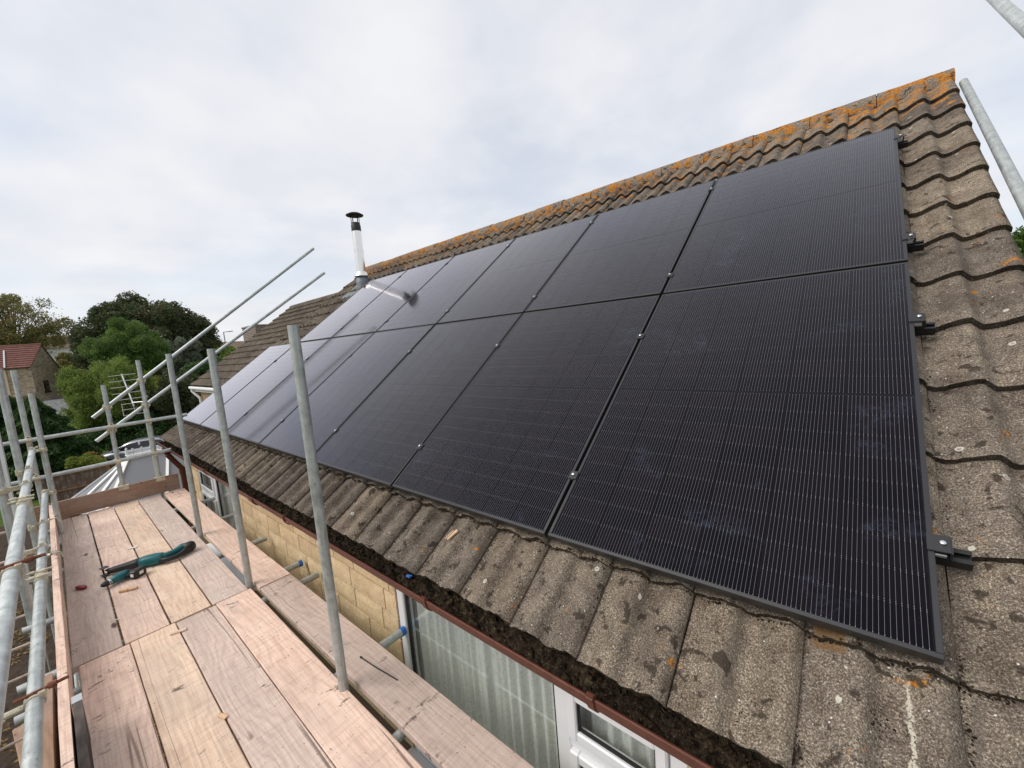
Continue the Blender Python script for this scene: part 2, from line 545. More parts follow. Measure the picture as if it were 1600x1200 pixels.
def make_moss():
    m = Mat('gutter moss and silt', rough=1.0, spec=0.1)
    p = m.pos()
    n1 = m.noise(p, 45.0, 5, 0.7)
    n2 = m.noise(p, 160.0, 3, 0.6)
    c = m.ramp(n1, [(0.3, (0.008, 0.006, 0.005)), (0.5, (0.028, 0.020, 0.013)), (0.62, (0.065, 0.048, 0.028)), (0.72, (0.10, 0.085, 0.035))])
    c = m.mix(m.rng(n2, 0.62, 0.72, 0, 0.8), c, (0.22, 0.165, 0.115))
    m.color(c)
    m.bump(m.mix(0.5, n1, n2), 1.0, 0.02)
    return m.m


M['moss'] = make_moss()
M['gutter'] = make_mortar_mat('brown plastic gutter', (0.085, 0.030, 0.019), (0.125, 0.045, 0.030), 30)
M['gutter'].node_tree.nodes['Principled BSDF'].inputs['Roughness'].default_value = 0.45
M['darkwood'] = make_mortar_mat('dark brown fascia', (0.03, 0.012, 0.008), (0.06, 0.024, 0.016), 20)


def make_flue():
    m = Mat('stainless flue', (0.80, 0.79, 0.76), 0.22, 1.0)
    o = m.obj()
    n = m.noise(m.mapping(o, (30, 30, 2)), 1.0, 3)
    m.rough(m.rng(n, 0.3, 0.7, 0.17, 0.34))
    return m.m


M['flue'] = make_flue()
M['soot'] = Mat('sooty black cowl', (0.012, 0.012, 0.013), 0.6).m
M['lead'] = make_galv('lead slate', (0.20, 0.22, 0.245), 0.55, 0.4)
M['dark_int'] = Mat('dark interior', (0.05, 0.048, 0.045), 0.9).m
M['teal'] = Mat('teal tool plastic', (0.004, 0.115, 0.125), 0.42).m
M['toolblack'] = Mat('black tool rubber', (0.012, 0.012, 0.013), 0.5).m
M['label'] = Mat('white sticker', (0.75, 0.75, 0.72), 0.5).m
M['redplastic'] = Mat('dark red plastic', (0.22, 0.015, 0.03), 0.4).m
M['whitewood'] = make_wood('fresh pine offcut', (0.55, 0.36, 0.2), (0.70, 0.48, 0.28), (0.78, 0.56, 0.35))


def leaf_mat(name, a, b, sc=1.0, extra=None):
    m = Mat(name, rough=0.65, spec=0.3)
    p = m.pos()
    n = m.noise(p, sc, 3, 0.6)
    n2 = m.noise(p, sc * 9, 2, 0.6)
    v = m.mix(0.45, n, n2)
    st = [(0.34, a), (0.64, b)]
    c = m.ramp(v, st)
    if extra:
        c = m.mix(m.rng(m.noise(p, sc * 0.7 + 0.2, 3, 0.6, 0.4), 0.53, 0.66, 0, 0.8), c, extra)
    m.color(c)
    m.b.inputs['Subsurface Weight'].default_value = 0.0
    # thin leaves let light through
    tr = m.node('ShaderNodeBsdfTranslucent')
    m.l.new(c, tr.inputs[0])
    mx = m.node('ShaderNodeMixShader'); mx.inputs[0].default_value = 0.4
    out = m.n['Material Output']
    m.l.new(m.b.outputs[0], mx.inputs[1]); m.l.new(tr.outputs[0], mx.inputs[2])
    m.l.new(mx.outputs[0], out.inputs[0])
    return m.m


M['leaf_dark'] = leaf_mat('leaf dark evergreen', (0.033, 0.053, 0.022), (0.103, 0.124, 0.050), 0.5, (0.124, 0.091, 0.041))
M['leaf_pine'] = leaf_mat('leaf pine', (0.050, 0.103, 0.022), (0.174, 0.264, 0.066), 0.8)
M['leaf_lime'] = leaf_mat('leaf lime willow', (0.094, 0.156, 0.027), (0.269, 0.344, 0.077), 1.6, (0.075, 0.125, 0.031))
M['leaf_brown'] = leaf_mat('leaf autumn turning', (0.107, 0.115, 0.036), (0.264, 0.247, 0.091), 0.6, (0.330, 0.174, 0.083))
M['leaf_yellow'] = leaf_mat('leaf yellow green shrub', (0.091, 0.140, 0.022), (0.280, 0.314, 0.057), 1.2, (0.314, 0.181, 0.057))
M['leaf_hedge'] = leaf_mat('leaf conifer hedge', (0.020, 0.056, 0.016), (0.083, 0.156, 0.043), 1.4)
M['leaf_grey'] = leaf_mat('leaf blue grey cedar', (0.074, 0.099, 0.069), (0.190, 0.222, 0.156), 1.2)
M['leaf_litter'] = leaf_mat('fallen leaves', (0.132, 0.079, 0.026), (0.449, 0.317, 0.079), 6.0)
M['bark'] = make_mortar_mat('bark', (0.035, 0.026, 0.018), (0.12, 0.09, 0.065), 14)


def make_ground():
    m = Mat('lawn and garden soil', rough=1.0, spec=0.1)
    p = m.pos()
    n = m.noise(p, 0.5, 5, 0.6)
    n2 = m.noise(p, 9.0, 4, 0.65)
    v = m.mix(0.5, n, n2)
    m.color(m.ramp(v, [(0.35, (0.030, 0.046, 0.012)), (0.52, (0.075, 0.11, 0.022)), (0.68, (0.13, 0.16, 0.042))]))
    m.bump(n2, 0.6, 0.05)
    return m.m


M['grass'] = make_ground()
M['asphalt'] = make_mortar_mat('worn road tarmac', (0.10, 0.10, 0.105), (0.21, 0.21, 0.21), 4)
M['soil'] = make_mortar_mat('dark garden soil', (0.018, 0.013, 0.009), (0.07, 0.05, 0.035), 12)
M['paving'] = make_mortar_mat('patio paving', (0.10, 0.085, 0.07), (0.20, 0.17, 0.14), 20)


def make_rubble():
    m = Mat('rubble stone wall', rough=0.95, spec=0.2)
    p = m.mapping(m.pos(), (4.2, 4.2, 8.0))
    vr = m.voro(p, 1.0, 'Color')
    s = m.node('ShaderNodeSeparateColor'); m.l.new(vr, s.inputs[0])
    c = m.ramp(s.outputs[0], [(0.0, (0.25, 0.19, 0.135)), (0.4, (0.40, 0.325, 0.24)), (0.75, (0.50, 0.42, 0.32)), (1.0, (0.33, 0.28, 0.235))])
    ed = m.voro(p, 1.0, 'Distance', 'DISTANCE_TO_EDGE')
    c = m.mix(m.rng(ed, 0.05, 0.0, 0, 0.55), c, (0.16, 0.125, 0.09))
    c = m.mix(1.0, c, m.ramp(m.noise(m.pos(), 0.35, 3), [(0.3, (0.8, 0.78, 0.75)), (0.7, (1.1, 1.08, 1.05))]), 'MULTIPLY')
    m.color(c)
    m.bump(ed, 0.5, 0.05)
    return m.m


M['rubble'] = make_rubble()
M['redtile'] = make_mortar_mat('red clay tile', (0.13, 0.06, 0.05), (0.21, 0.10, 0.083), 3)
M['browntile'] = make_mortar_mat('brown concrete tile', (0.13, 0.095, 0.07), (0.23, 0.17, 0.13), 3)
M['cream'] = Mat('cream render', (0.62, 0.47, 0.32), 0.9).m
M['buff'] = make_mortar_mat('buff brick', (0.30, 0.20, 0.12), (0.45, 0.33, 0.21), 12)


def make_brick():
    m = Mat('chimney brick', rough=0.95)
    tc = m.obj()
    sx = m.node('ShaderNodeSeparateXYZ'); m.l.new(tc, sx.inputs[0])
    cb = m.node('ShaderNodeCombineXYZ')
    m.l.new(m.math('ADD', sx.outputs[0], sx.outputs[1]), cb.inputs[0]); m.l.new(sx.outputs[2], cb.inputs[1])
    b = m.node('ShaderNodeTexBrick')
    b.inputs['Scale'].default_value = 1.0
    b.inputs['Brick Width'].default_value = 0.225
    b.inputs['Row Height'].default_value = 0.09
    b.inputs['Mortar Size'].default_value = 0.011
    b.inputs['Color1'].default_value = (0.085, 0.055, 0.045, 1)
    b.inputs['Color2'].default_value = (0.15, 0.10, 0.085, 1)
    b.inputs['Mortar'].default_value = (0.36, 0.32, 0.28, 1)
    m.l.new(cb.outputs[0], b.inputs['Vector'])
    m.color(b.outputs[0])
    return m.m


M['brick'] = make_brick()
M['fence'] = make_wood('weathered fence timber', (0.05, 0.034, 0.022), (0.10, 0.068, 0.045), (0.15, 0.105, 0.07), 0.2)
M['fencepost'] = make_wood('brown fence post', (0.14, 0.07, 0.03), (0.25, 0.13, 0.06), (0.30, 0.17, 0.09))
M['polycarb'] = Mat('grey conservatory roof sheet', (0.17, 0.175, 0.19), 0.35).m
M['carpaint'] = Mat('silver car paint', (0.42, 0.44, 0.47), 0.25, 0.7).m
M['carglass'] = Mat('dark car glass', (0.02, 0.025, 0.028), 0.06).m
M['tyre'] = Mat('tyre rubber', (0.015, 0.015, 0.015), 0.8).m
M['aerial'] = Mat('aerial aluminium', (0.62, 0.62, 0.60), 0.4, 0.6).m
M['lamp_grey'] = Mat('lamp post grey', (0.33, 0.35, 0.37), 0.5, 0.4).m
M['hatch'] = Mat('orange tile debris', (0.3, 0.15, 0.06), 0.9).m


# ------------------------------------------------------------------ mesh helpers
class MB:
    """collects geometry, builds one mesh object"""

    def __init__(self):
        self.v, self.f, self.s = [], [], []

    def add(self, vs, fs, smooth=False):
        b = len(self.v)
        self.v += [tuple(x) for x in vs]
        self.f += [tuple(i + b for i in f) for f in fs]
        self.s += [smooth] * len(fs)
        return self

    def box(self, c, size, ax=None, bev=0.0):
        ax = ax or (Vector((1, 0, 0)), Vector((0, 1, 0)), Vector((0, 0, 1)))
        c = Vector(c); hx, hy, hz = (s / 2 for s in size)
        if bev > 0:
            bv = min(bev, hx * 0.9, hy * 0.9, hz * 0.9)
            vs = []
            idx = {}
            for sx in (-1, 1):
                for sy in (-1, 1):
                    for sz in (-1, 1):
                        for k in range(3):
                            e = [hx, hy, hz]
                            for q in range(3):
                                if q != k:
                                    e[q] -= bv
                            idx[(sx, sy, sz, k)] = len(vs)
                            vs.append(c + ax[0] * sx * e[0] + ax[1] * sy * e[1] + ax[2] * sz * e[2])
            fs = []
            I = lambda a, b_, c_, k: idx[(a, b_, c_, k)]
            for s in (-1, 1):
                q = [I(s, -1, -1, 0), I(s, 1, -1, 0), I(s, 1, 1, 0), I(s, -1, 1, 0)]
                fs.append(q if s > 0 else q[::-1])
                q = [I(-1, s, -1, 1), I(-1, s, 1, 1), I(1, s, 1, 1), I(1, s, -1, 1)]
                fs.append(q if s > 0 else q[::-1])
                q = [I(-1, -1, s, 2), I(1, -1, s, 2), I(1, 1, s, 2), I(-1, 1, s, 2)]
                fs.append(q if s > 0 else q[::-1])
            for a in (-1, 1):
                for b_ in (-1, 1):
                    fs.append([I(a, b_, -1, 0), I(a, b_, 1, 0), I(a, b_, 1, 1), I(a, b_, -1, 1)][::(-1 if a * b_ > 0 else 1)])
                    fs.append([I(a, -1, b_, 0), I(a, 1, b_, 0), I(a, 1, b_, 2), I(a, -1, b_, 2)][::(1 if a * b_ > 0 else -1)])
                    fs.append([I(-1, a, b_, 1), I(1, a, b_, 1), I(1, a, b_, 2), I(-1, a, b_, 2)][::(-1 if a * b_ > 0 else 1)])
            for sx in (-1, 1):
                for sy in (-1, 1):
                    for sz in (-1, 1):
                        t = [I(sx, sy, sz, 0), I(sx, sy, sz, 1), I(sx, sy, sz, 2)]
                        fs.append(t if sx * sy * sz > 0 else t[::-1])
            return self.add(vs, fs)
        vs = [c + ax[0] * sx * hx + ax[1] * sy * hy + ax[2] * sz * hz for sx in (-1, 1) for sy in (-1, 1) for sz in (-1, 1)]
        fs = [(0, 1, 3, 2), (4, 6, 7, 5), (0, 4, 5, 1), (2, 3, 7, 6), (0, 2, 6, 4), (1, 5, 7, 3)]
        return self.add(vs, fs)

    def bar(self, a, b, w, h, up=Vector((0, 0, 1)), bev=0.0):
        a, b = Vector(a), Vector(b)
        d = (b - a); L = d.length; d.normalize()
        side = d.cross(up).normalized()
        u2 = side.cross(d).normalized()
        return self.box((a + b) / 2, (L, w, h), (d, side, u2), bev)

    def tube(self, a, b, r, n=20, r2=None, caps=True, hollow=0.0):
        a, b = Vector(a), Vector(b)
        d = (b - a).normalized()
        t = Vector((0, 0, 1)) if abs(d.z) < 0.9 else Vector((1, 0, 0))
        x = d.cross(t).normalized(); y = d.cross(x)
        r2 = r if r2 is None else r2
        ring = [(math.cos(2 * math.pi * i / n), math.sin(2 * math.pi * i / n)) for i in range(n)]
        vs = [a + (x * c + y * s) * r for c, s in ring] + [b + (x * c + y * s) * r2 for c, s in ring]
        fs = [(i, i + n, (i + 1) % n + n, (i + 1) % n) for i in range(n)]
        self.add(vs, fs, True)
        if hollow > 0:
            ri = r - hollow
            for e, rr, sgn in ((a, r, 1), (b, r2, -1)):
                v2 = [e + (x * c + y * s) * rr for c, s in ring] + [e + (x * c + y * s) * (rr - hollow) for c, s in ring] + \
                     [e + d * sgn * 0.12 + (x * c + y * s) * (rr - hollow) for c, s in ring]
                f2 = []
                for i in range(n):
                    j = (i + 1) % n
                    f2.append((i, j, j + n, i + n)[::sgn])
                    f2.append((i + n, j + n, j + 2 * n, i + 2 * n)[::sgn])
                f2.append(tuple(range(2 * n, 3 * n)))
                self.add(v2, f2, False)
        elif caps:
            self.add(vs[:n], [tuple(range(n))])
            self.add(vs[n:], [tuple(range(n))[::-1]])
        return self

    def lathe(self, base, prof, n=28, axis=Vector((0, 0, 1))):
        axis = axis.normalized()
        t = Vector((0, 0, 1)) if abs(axis.z) < 0.9 else Vector((1, 0, 0))
        x = axis.cross(t).normalized(); y = axis.cross(x)
        base = Vector(base)
        vs = []
        for r, z in prof:
            for i in range(n):
                a = 2 * math.pi * i / n
                vs.append(base + axis * z + (x * math.cos(a) + y * math.sin(a)) * r)
        fs = []
        for k in range(len(prof) - 1):
            for i in range(n):
                j = (i + 1) % n
                fs.append((k * n + i, k * n + j, (k + 1) * n + j, (k + 1) * n + i))
        return self.add(vs, fs, True)

    def loft(self, rings, smooth=True, cap=True):
        n = len(rings[0])
        vs = [p for r in rings for p in r]
        fs = []
        for k in range(len(rings) - 1):
            for i in range(n):
                j = (i + 1) % n
                fs.append((k * n + i, k * n + j, (k + 1) * n + j, (k + 1) * n + i))
        if cap:
            fs.append(tuple(range(n))[::-1])
            fs.append(tuple((len(rings) - 1) * n + i for i in range(n)))
        return self.add(vs, fs, smooth)

    def poly(self, pts, smooth=False):
        return self.add(pts, [tuple(range(len(pts)))], smooth)

    def prism(self, pts, ext):
        n = len(pts); ext = Vector(ext)
        vs = [Vector(p) for p in pts] + [Vector(p) + ext for p in pts]
        fs = [tuple(range(n))[::-1], tuple(range(n, 2 * n))]
        fs += [(i, (i + 1) % n, (i + 1) % n + n, i + n) for i in range(n)]
        return self.add(vs, fs)

    def mesh(self, name, mat):
        me = bpy.data.meshes.new(name)
        me.from_pydata(self.v, [], self.f)
        me.polygons.foreach_set('use_smooth', self.s)
        if mat is not None:
            me.materials.append(mat)
        me.update()
        bm = bmesh.new(); bm.from_mesh(me)
        bmesh.ops.recalc_face_normals(bm, faces=bm.faces)
        bm.to_mesh(me); bm.free()
        return me

    def build(self, name, mat, parent=None):
        o = bpy.data.objects.new(name, self.mesh(name, mat))
        COL.objects.link(o)
        if parent is not None:
            o.parent = parent
        return o


def link(name, me, parent=None, mw=None):
    o = bpy.data.objects.new(name, me)
    COL.objects.link(o)
    if parent is not None:
        o.parent = parent
    if mw is not None:
        o.matrix_local = mw
    return o


def tag(o, label=None, cat=None, group=None, kind=None):
    if label: o['label'] = label
    if cat: o['category'] = cat
    if group: o['group'] = group
    if kind: o['kind'] = kind
    return o


def empty(name, loc=(0, 0, 0)):
    o = bpy.data.objects.new(name, None)
    o.empty_display_size = 0.1
    o.location = loc
    COL.objects.link(o)
    return o


def child_at(par, mb, name, mat):
    """build world-space geometry as a child of an Empty placed at par.location (no rotation)"""
    p = par.matrix_basis.translation.copy() if par.parent is None else Vector((0, 0, 0))
    q = par
    off = Vector((0, 0, 0))
    while q is not None:
        off += Vector(q.location); q = q.parent
    mb.v = [tuple(Vector(v) - off) for v in mb.v]
    return mb.build(name, mat, par)


def mesh_np(name, V, Fq, mat, smooth=False):
    me = bpy.data.meshes.new(name)
    nv, nf = len(V), len(Fq)
    k = Fq.shape[1]
    me.vertices.add(nv); me.vertices.foreach_set('co', np.ascontiguousarray(V, dtype=np.float32).ravel())
    me.loops.add(nf * k); me.loops.foreach_set('vertex_index', np.ascontiguousarray(Fq, dtype=np.int32).ravel())
    me.polygons.add(nf)
    me.polygons.foreach_set('loop_start', np.arange(0, nf * k, k, dtype=np.int32))
    me.polygons.foreach_set('loop_total', np.full(nf, k, dtype=np.int32))
    me.polygons.foreach_set('use_smooth', np.full(nf, smooth, dtype=bool))
    me.materials.append(mat)
    me.update(calc_edges=True)
    me.validate()
    return me


GZ = -5.3     # ground level by the house


def ground_z(x, y):
    t = min(1.0, max(0.0, (-x - 36.0) / 30.0))
    t = t * t * (3 - 2 * t)
    return GZ + 3.3 * t


# ------------------------------------------------------------------ ground
def build_ground():
    xs = np.concatenate([np.linspace(-1600, -160, 12), np.linspace(-150, 60, 85), np.linspace(80, 900, 8)])
    ys = np.concatenate([np.linspace(-900, -80, 8), np.linspace(-70, 90, 65), np.linspace(110, 1200, 10)])
    V = []
    for x in xs:
        for y in ys:
            wob = 0.08 * math.sin(x * 0.31) * math.cos(y * 0.23) if x < -22 else 0
            V.append((x, y, ground_z(x, y) + wob))
    V = np.array(V)
    ny = len(ys)
    F = np.array([(i * ny + j, (i + 1) * ny + j, (i + 1) * ny + j + 1, i * ny + j + 1) for i in range(len(xs) - 1) for j in range(ny - 1)])
    o = link('ground', mesh_np('ground', V, F, M['grass'], True))
    tag(o, kind='structure')


build_ground()

# lane in front of the stone cottage, following the terrain
mb = MB()
pa, pb, pc, pd = at(62, 662, 36), at(112, 668, 36), at(112, 636, 47), at(74, 637, 47)
n = 14
for i in range(n):
    t0, t1 = i / n, (i + 1) / n
    l0, r0 = pa.lerp(pd, t0), pb.lerp(pc, t0)
    l1, r1 = pa.lerp(pd, t1), pb.lerp(pc, t1)
    q = []
    for p in (l0, r0, r1, l1):
        q.append(Vector((p.x, p.y, ground_z(p.x, p.y) + 0.12)))
    mb.poly(q)
tag(mb.build('road', M['asphalt']), kind='structure')

# ------------------------------------------------------------------ main house
house = empty('house', (-4.0, 3.5, GZ))
tag(house, 'yellow block house with brown concrete tiled roof carrying the solar panels', 'house')
X0, X1 = -8.45, 0.355           # verge to verge
TW = (0.355 - 0.030)            # verge tile width is close to the others
GA = 0.338                     # gauge
S_EAVE = -0.345
D_T = -0.118                    # tile datum below panel tops
Y_RIDGE = 3.70
S_RIDGE = (Y_RIDGE - SP * 0.118) / CP
N_COURSE = 14


def wave(t):
    """tile profile over 0..1 (two rolls), height 0..1"""
    if t < 0.055:
        return 0.0
    if t > 0.905:                      # side lock: edge stays up, then steps down to the next tile
        return 1.0 - 0.74 * ((t - 0.905) / 0.095) ** 2
    q = ((t - 0.055) % 0.5) / 0.5
    if q < 0.70:
        return 0.5 - 0.5 * math.cos(math.pi * q / 0.70)
    return 0.5 + 0.5 * math.cos(math.pi * (q - 0.70) / 0.30)


def tile_mesh(seed, w=0.302, length=0.385, nx=28, rows=3):
    r = random.Random(seed)
    A, TH = 0.038, 0.026
    tilt = 0.027 / GA
    ph = [r.uniform(0, 6.28) for _ in range(4)]
    V, Fc, sm = [], [], []
    x0, x1 = 0.0012, w - 0.0002
    for k in range(rows + 1):
        for i in range(nx + 1):
            t = i / nx
            x = x0 + (x1 - x0) * t + (r.uniform(-.0012, .0012) if i in (0, nx) else 0)
            s = length * k / rows
            if k == 0:
                s += 0.0035 * math.sin(t * 9 + ph[0]) + 0.002 * math.sin(t * 31 + ph[1]) + r.uniform(-0.002, 0.002)
            h = A * wave(0.002 + 0.996 * t) + 0.027 - tilt * s
            h += r.uniform(-0.0006, 0.0006)
            V.append((x, s, h))
    for k in range(rows):
        for i in range(nx):
            a = k * (nx + 1) + i
            Fc.append((a, a + 1, a + nx + 2, a + nx + 1)); sm.append(True)
    b = len(V)
    for i in range(nx + 1):                 # lower lip: slightly chipped thickness
        x, s, h = V[i]
        V.append((x, s, h))
    for i in range(nx + 1):
        x, s, h = V[i]
        V.append((x, s + r.uniform(-0.001, 0.003), h - TH + r.uniform(-0.002, 0.002)))
    for i in range(nx):
        Fc.append((b + i, b + nx + 1 + i, b + nx + 2 + i, b + i + 1)); sm.append(False)
    # sides
    for i in (0, nx):
        b2 = len(V)
        for k in range(rows + 1):
            x, s, h = V[k * (nx + 1) + i]
            V.append((x, s, h)); V.append((x, s, h - TH))
        for k in range(rows):
            q = (b2 + 2 * k, b2 + 2 * k + 2, b2 + 2 * k + 3, b2 + 2 * k + 1)
            Fc.append(q if i == 0 else q[::-1]); sm.append(False)
    me = bpy.data.meshes.new('roof_tile')
    me.from_pydata(V, [], Fc)
    me.polygons.foreach_set('use_smooth', sm)
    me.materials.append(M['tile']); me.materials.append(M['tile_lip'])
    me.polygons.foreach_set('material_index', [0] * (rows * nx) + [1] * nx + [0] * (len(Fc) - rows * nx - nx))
    me.update()
    return me


TILES = [tile_mesh(i) for i in range(9)]
TILE_V = tile_mesh(50, 0.323)
ROOF_ROT = Matrix(((1, 0, 0, 0), (0, CP, -SP, 0), (0, SP, CP, 0), (0, 0, 0, 1)))

# roof deck is the part, tiles are its sub-parts
mb = MB()
hl = Vector(house.location)
apex_z = roofpt(0, S_RIDGE, D_T - 0.03).z
front_e = roofpt(0, S_EAVE + 0.05, D_T - 0.03)
mb.add([(X0 + .02, front_e.y, front_e.z), (X1 - .02, front_e.y, front_e.z), (X1 - .02, Y_RIDGE, apex_z), (X0 + .02, Y_RIDGE, apex_z),
        (X1 - .02, 2 * Y_RIDGE - front_e.y, front_e.z), (X0 + .02, 2 * Y_RIDGE - front_e.y, front_e.z)],
       [(0, 1, 2, 3), (3, 2, 4, 5)])
roof = child_at(house, mb, 'roof', M['underlay'])


def roof_mw(u, s, d=D_T, extra=None):
    mw = Matrix.Translation(roofpt(u, s, d) - hl) @ ROOF_ROT
    if extra is not None:
        mw = mw @ extra
    return mw


PAN_P, PAN_H, PAN_W = 1.154, 1.7461, 1.136
hid_v, hid_f = [], []
n_tile = 0
rt = random.Random(3)
ncol = int(round((0.030 - X0) / 0.302))
for c in range(N_COURSE):
    s = S_EAVE + c * GA
    for k in range(-1, ncol):
        if k == -1:
            u, me = 0.030, TILE_V
        else:
            u, me = 0.030 - 0.302 * (k + 1), rt.choice(TILES)
        # wholly under the panels?
        under = False
        if s > 0.06 and s + GA < PAN_H - 0.03 and u + 0.31 < -0.02 and u > -7 * PAN_P + 0.3: under = True
        if PAN_H - 0.1 < s and s + GA < 2 * PAN_H - 0.12 and u + 0.31 < -0.02 and u > -6 * PAN_P + 0.3: under = True
        jit = Matrix.Translation((rt.uniform(-.0015, .0015), rt.uniform(-.004, .004), rt.uniform(-.001, .0025))) @ Matrix.Rotation(rt.uniform(-.004, .004), 4, 'Z')
        if under:
            mw = roof_mw(u, s, D_T, jit)
            b = len(hid_v)
            hid_v += [tuple(mw @ Vector(v.co)) for v in TILES[0].vertices]
            hid_f += [tuple(b + i for i in p.vertices) for p in TILES[0].polygons]
        else:
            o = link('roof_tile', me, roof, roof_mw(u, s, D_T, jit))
            n_tile += 1
print('tiles', n_tile)
me = bpy.data.meshes.new('roof_tile'); me.from_pydata(hid_v, [], hid_f); me.materials.append(M['tile'])
o = link('hidden_tiling', me, roof); o['kind'] = 'stuff'

# ridge tiles (half round, bedded on mortar)
RT_L = 0.452
nr = int((X1 - X0) / RT_L) + 1
r_ = random.Random(5)
apexc = Vector((0, Y_RIDGE, roofpt(0, S_RIDGE, D_T).z - 0.065))
for i in range(nr):
    xa = X1 - i * RT_L
    xb = max(X0, xa - RT_L + 0.006)
    if xa - xb < 0.05: continue
    mb = MB()
    rad = 0.125
    seg, ln = 14, 6
    rings_o, rings_i = [], []
    dz, dy = r_.uniform(-.006, .006), r_.uniform(-.006, .006)
    V, Fc = [], []
    for q in range(ln + 1):
        x = xa + (xb - xa) * q / ln
        for j in range(seg + 1):
            a = math.radians(-6) + math.radians(192) * j / seg
            rr = rad + r_.uniform(-0.002, 0.002)
            V.append((x, apexc.y + dy - math.cos(a) * rr, apexc.z + dz + math.sin(a) * rr))
    for q in range(ln):
        for j in range(seg):
            a = q * (seg + 1) + j
            Fc.append((a, a + 1, a + seg + 2, a + seg + 1))
    mb.add(V, Fc, True)
    # ends with thickness and lower edges
    for q in (0, ln):
        x = xa if q == 0 else xb
        v2 = [V[q * (seg + 1) + j] for j in range(seg + 1)]
        vi = [(x, apexc.y + dy - math.cos(math.radians(-6 + 192 * j / seg)) * (rad - .018), apexc.z + dz + math.sin(math.radians(-6 + 192 * j / seg)) * (rad - .018)) for j in range(seg + 1)]
        mb.add(v2 + vi, [(j, j + 1, j + seg + 2, j + seg + 1) for j in range(seg)])
    child_at(roof, mb, 'ridge_tile', M['ridge'])
# bedding mortar below the ridge
mb = MB()
xs = np.arange(X0 + .01, X1 - 0.012, 0.035)
prev = None
for x in xs:
    t = ((0.030 - x) / 0.302) % 1.0
    wob = r_.uniform(-0.008, 0.008)
    yb, zb = apexc.y - 0.128 + wob, apexc.z - 0.055
    row = [(x, yb - 0.01, zb - 0.02), (x, yb + 0.01, zb + 0.048), (x, yb + 0.06, zb + 0.075), (x, yb + .2, zb + .075), (x, yb + .27, zb - .03)]
    if prev:
        b = prev + row
        mb.add(b, [(j, j + 5, j + 6, j + 1) for j in range(4)], True)
    prev = row
mb.tube((X0 + .015, apexc.y, apexc.z), (X1 - .012, apexc.y, apexc.z), .116, 18)
child_at(roof, mb, 'ridge_bedding', M['ridge_mortar'])

# back slope tiling, simple corrugated courses
mb = MB()
for c in range(N_COURSE):
    s0 = S_EAVE + c * GA
    p0 = roofpt(0, s0, D_T + 0.02); p1 = roofpt(0, s0 + GA + 0.02, D_T)
    mb.poly([(X0, 2 * Y_RIDGE - p0.y, p0.z), (X1, 2 * Y_RIDGE - p0.y, p0.z), (X1, 2 * Y_RIDGE - p1.y, p1.z), (X0, 2 * Y_RIDGE - p1.y, p1.z)])
o = child_at(roof, mb, 'rear_tiling', M['tile']); o['kind'] = 'stuff'

# verge mortar strips under the edge tiles
for xv in (X1 - 0.02, X0 + 0.02):
    mb = MB()
    a, b = roofpt(xv, S_EAVE + .02, D_T - .022), roofpt(xv, S_RIDGE - .03, D_T - .022)
    mb.bar(a, b, 0.03, 0.05, NV)
    child_at(roof, mb, 'verge_mortar', M['ridge_mortar'])

# walls: mortar coloured core with blocks proud of it
XW0, XW1 = -8.27, 0.18
WIN = [(-2.395, -0.595, -0.60, -1.85), (-7.49, -5.56, -0.60, -1.85)]       # x0,x1,ztop,zbot on the front wall
Z_EAVE_W = -0.40
mb = MB()
def wall_rect(x0, x1, z0, z1, y0=0.008, y1=0.25):
    mb.box(((x0 + x1) / 2, (y0 + y1) / 2, (z0 + z1) / 2), (x1 - x0, y1 - y0, z1 - z0))
wall_rect(XW0, XW1, GZ, -1.85)
wall_rect(XW0, XW1, -0.60, Z_EAVE_W + 0.06)
wall_rect(XW0, WIN[1][0], -1.85, -0.60)
wall_rect(WIN[1][1], WIN[0][0], -1.85, -0.60)
wall_rect(WIN[0][1], XW1, -1.85, -0.60)
wall = child_at(house, mb, 'front_wall', M['mortar'])
mb = MB()
yb = 2 * Y_RIDGE
gz = roofpt(0, S_RIDGE, D_T - 0.06).z
for xv, w in ((XW0 + 0.125, .25), (XW1 - 0.125, .25)):
    prof = [(xv - w / 2, 0.251, GZ), (xv - w / 2, yb - .251, GZ), (xv - w / 2, yb - .251, Z_EAVE_W + .1), (xv - w / 2, Y_RIDGE, gz), (xv - w / 2, 0.251, Z_EAVE_W + .1)]
    mb.prism(prof, (w, 0, 0))
mb.box(((XW0 + XW1) / 2, yb - 0.125, (GZ + Z_EAVE_W) / 2), (XW1 - XW0, 0.25, Z_EAVE_W - GZ))
child_at(house, mb, 'side_wall', M['block'])
mb = MB()
mb.box(((XW0 + XW1) / 2, Y_RIDGE, -2.75), (XW1 - XW0 - .6, yb - .7, 0.1))
mb.box(((XW0 + XW1) / 2, Y_RIDGE, -0.42), (XW1 - XW0 - .6, yb - .7, 0.04))
child_at(house, mb, 'floor_slab', M['dark_int'])

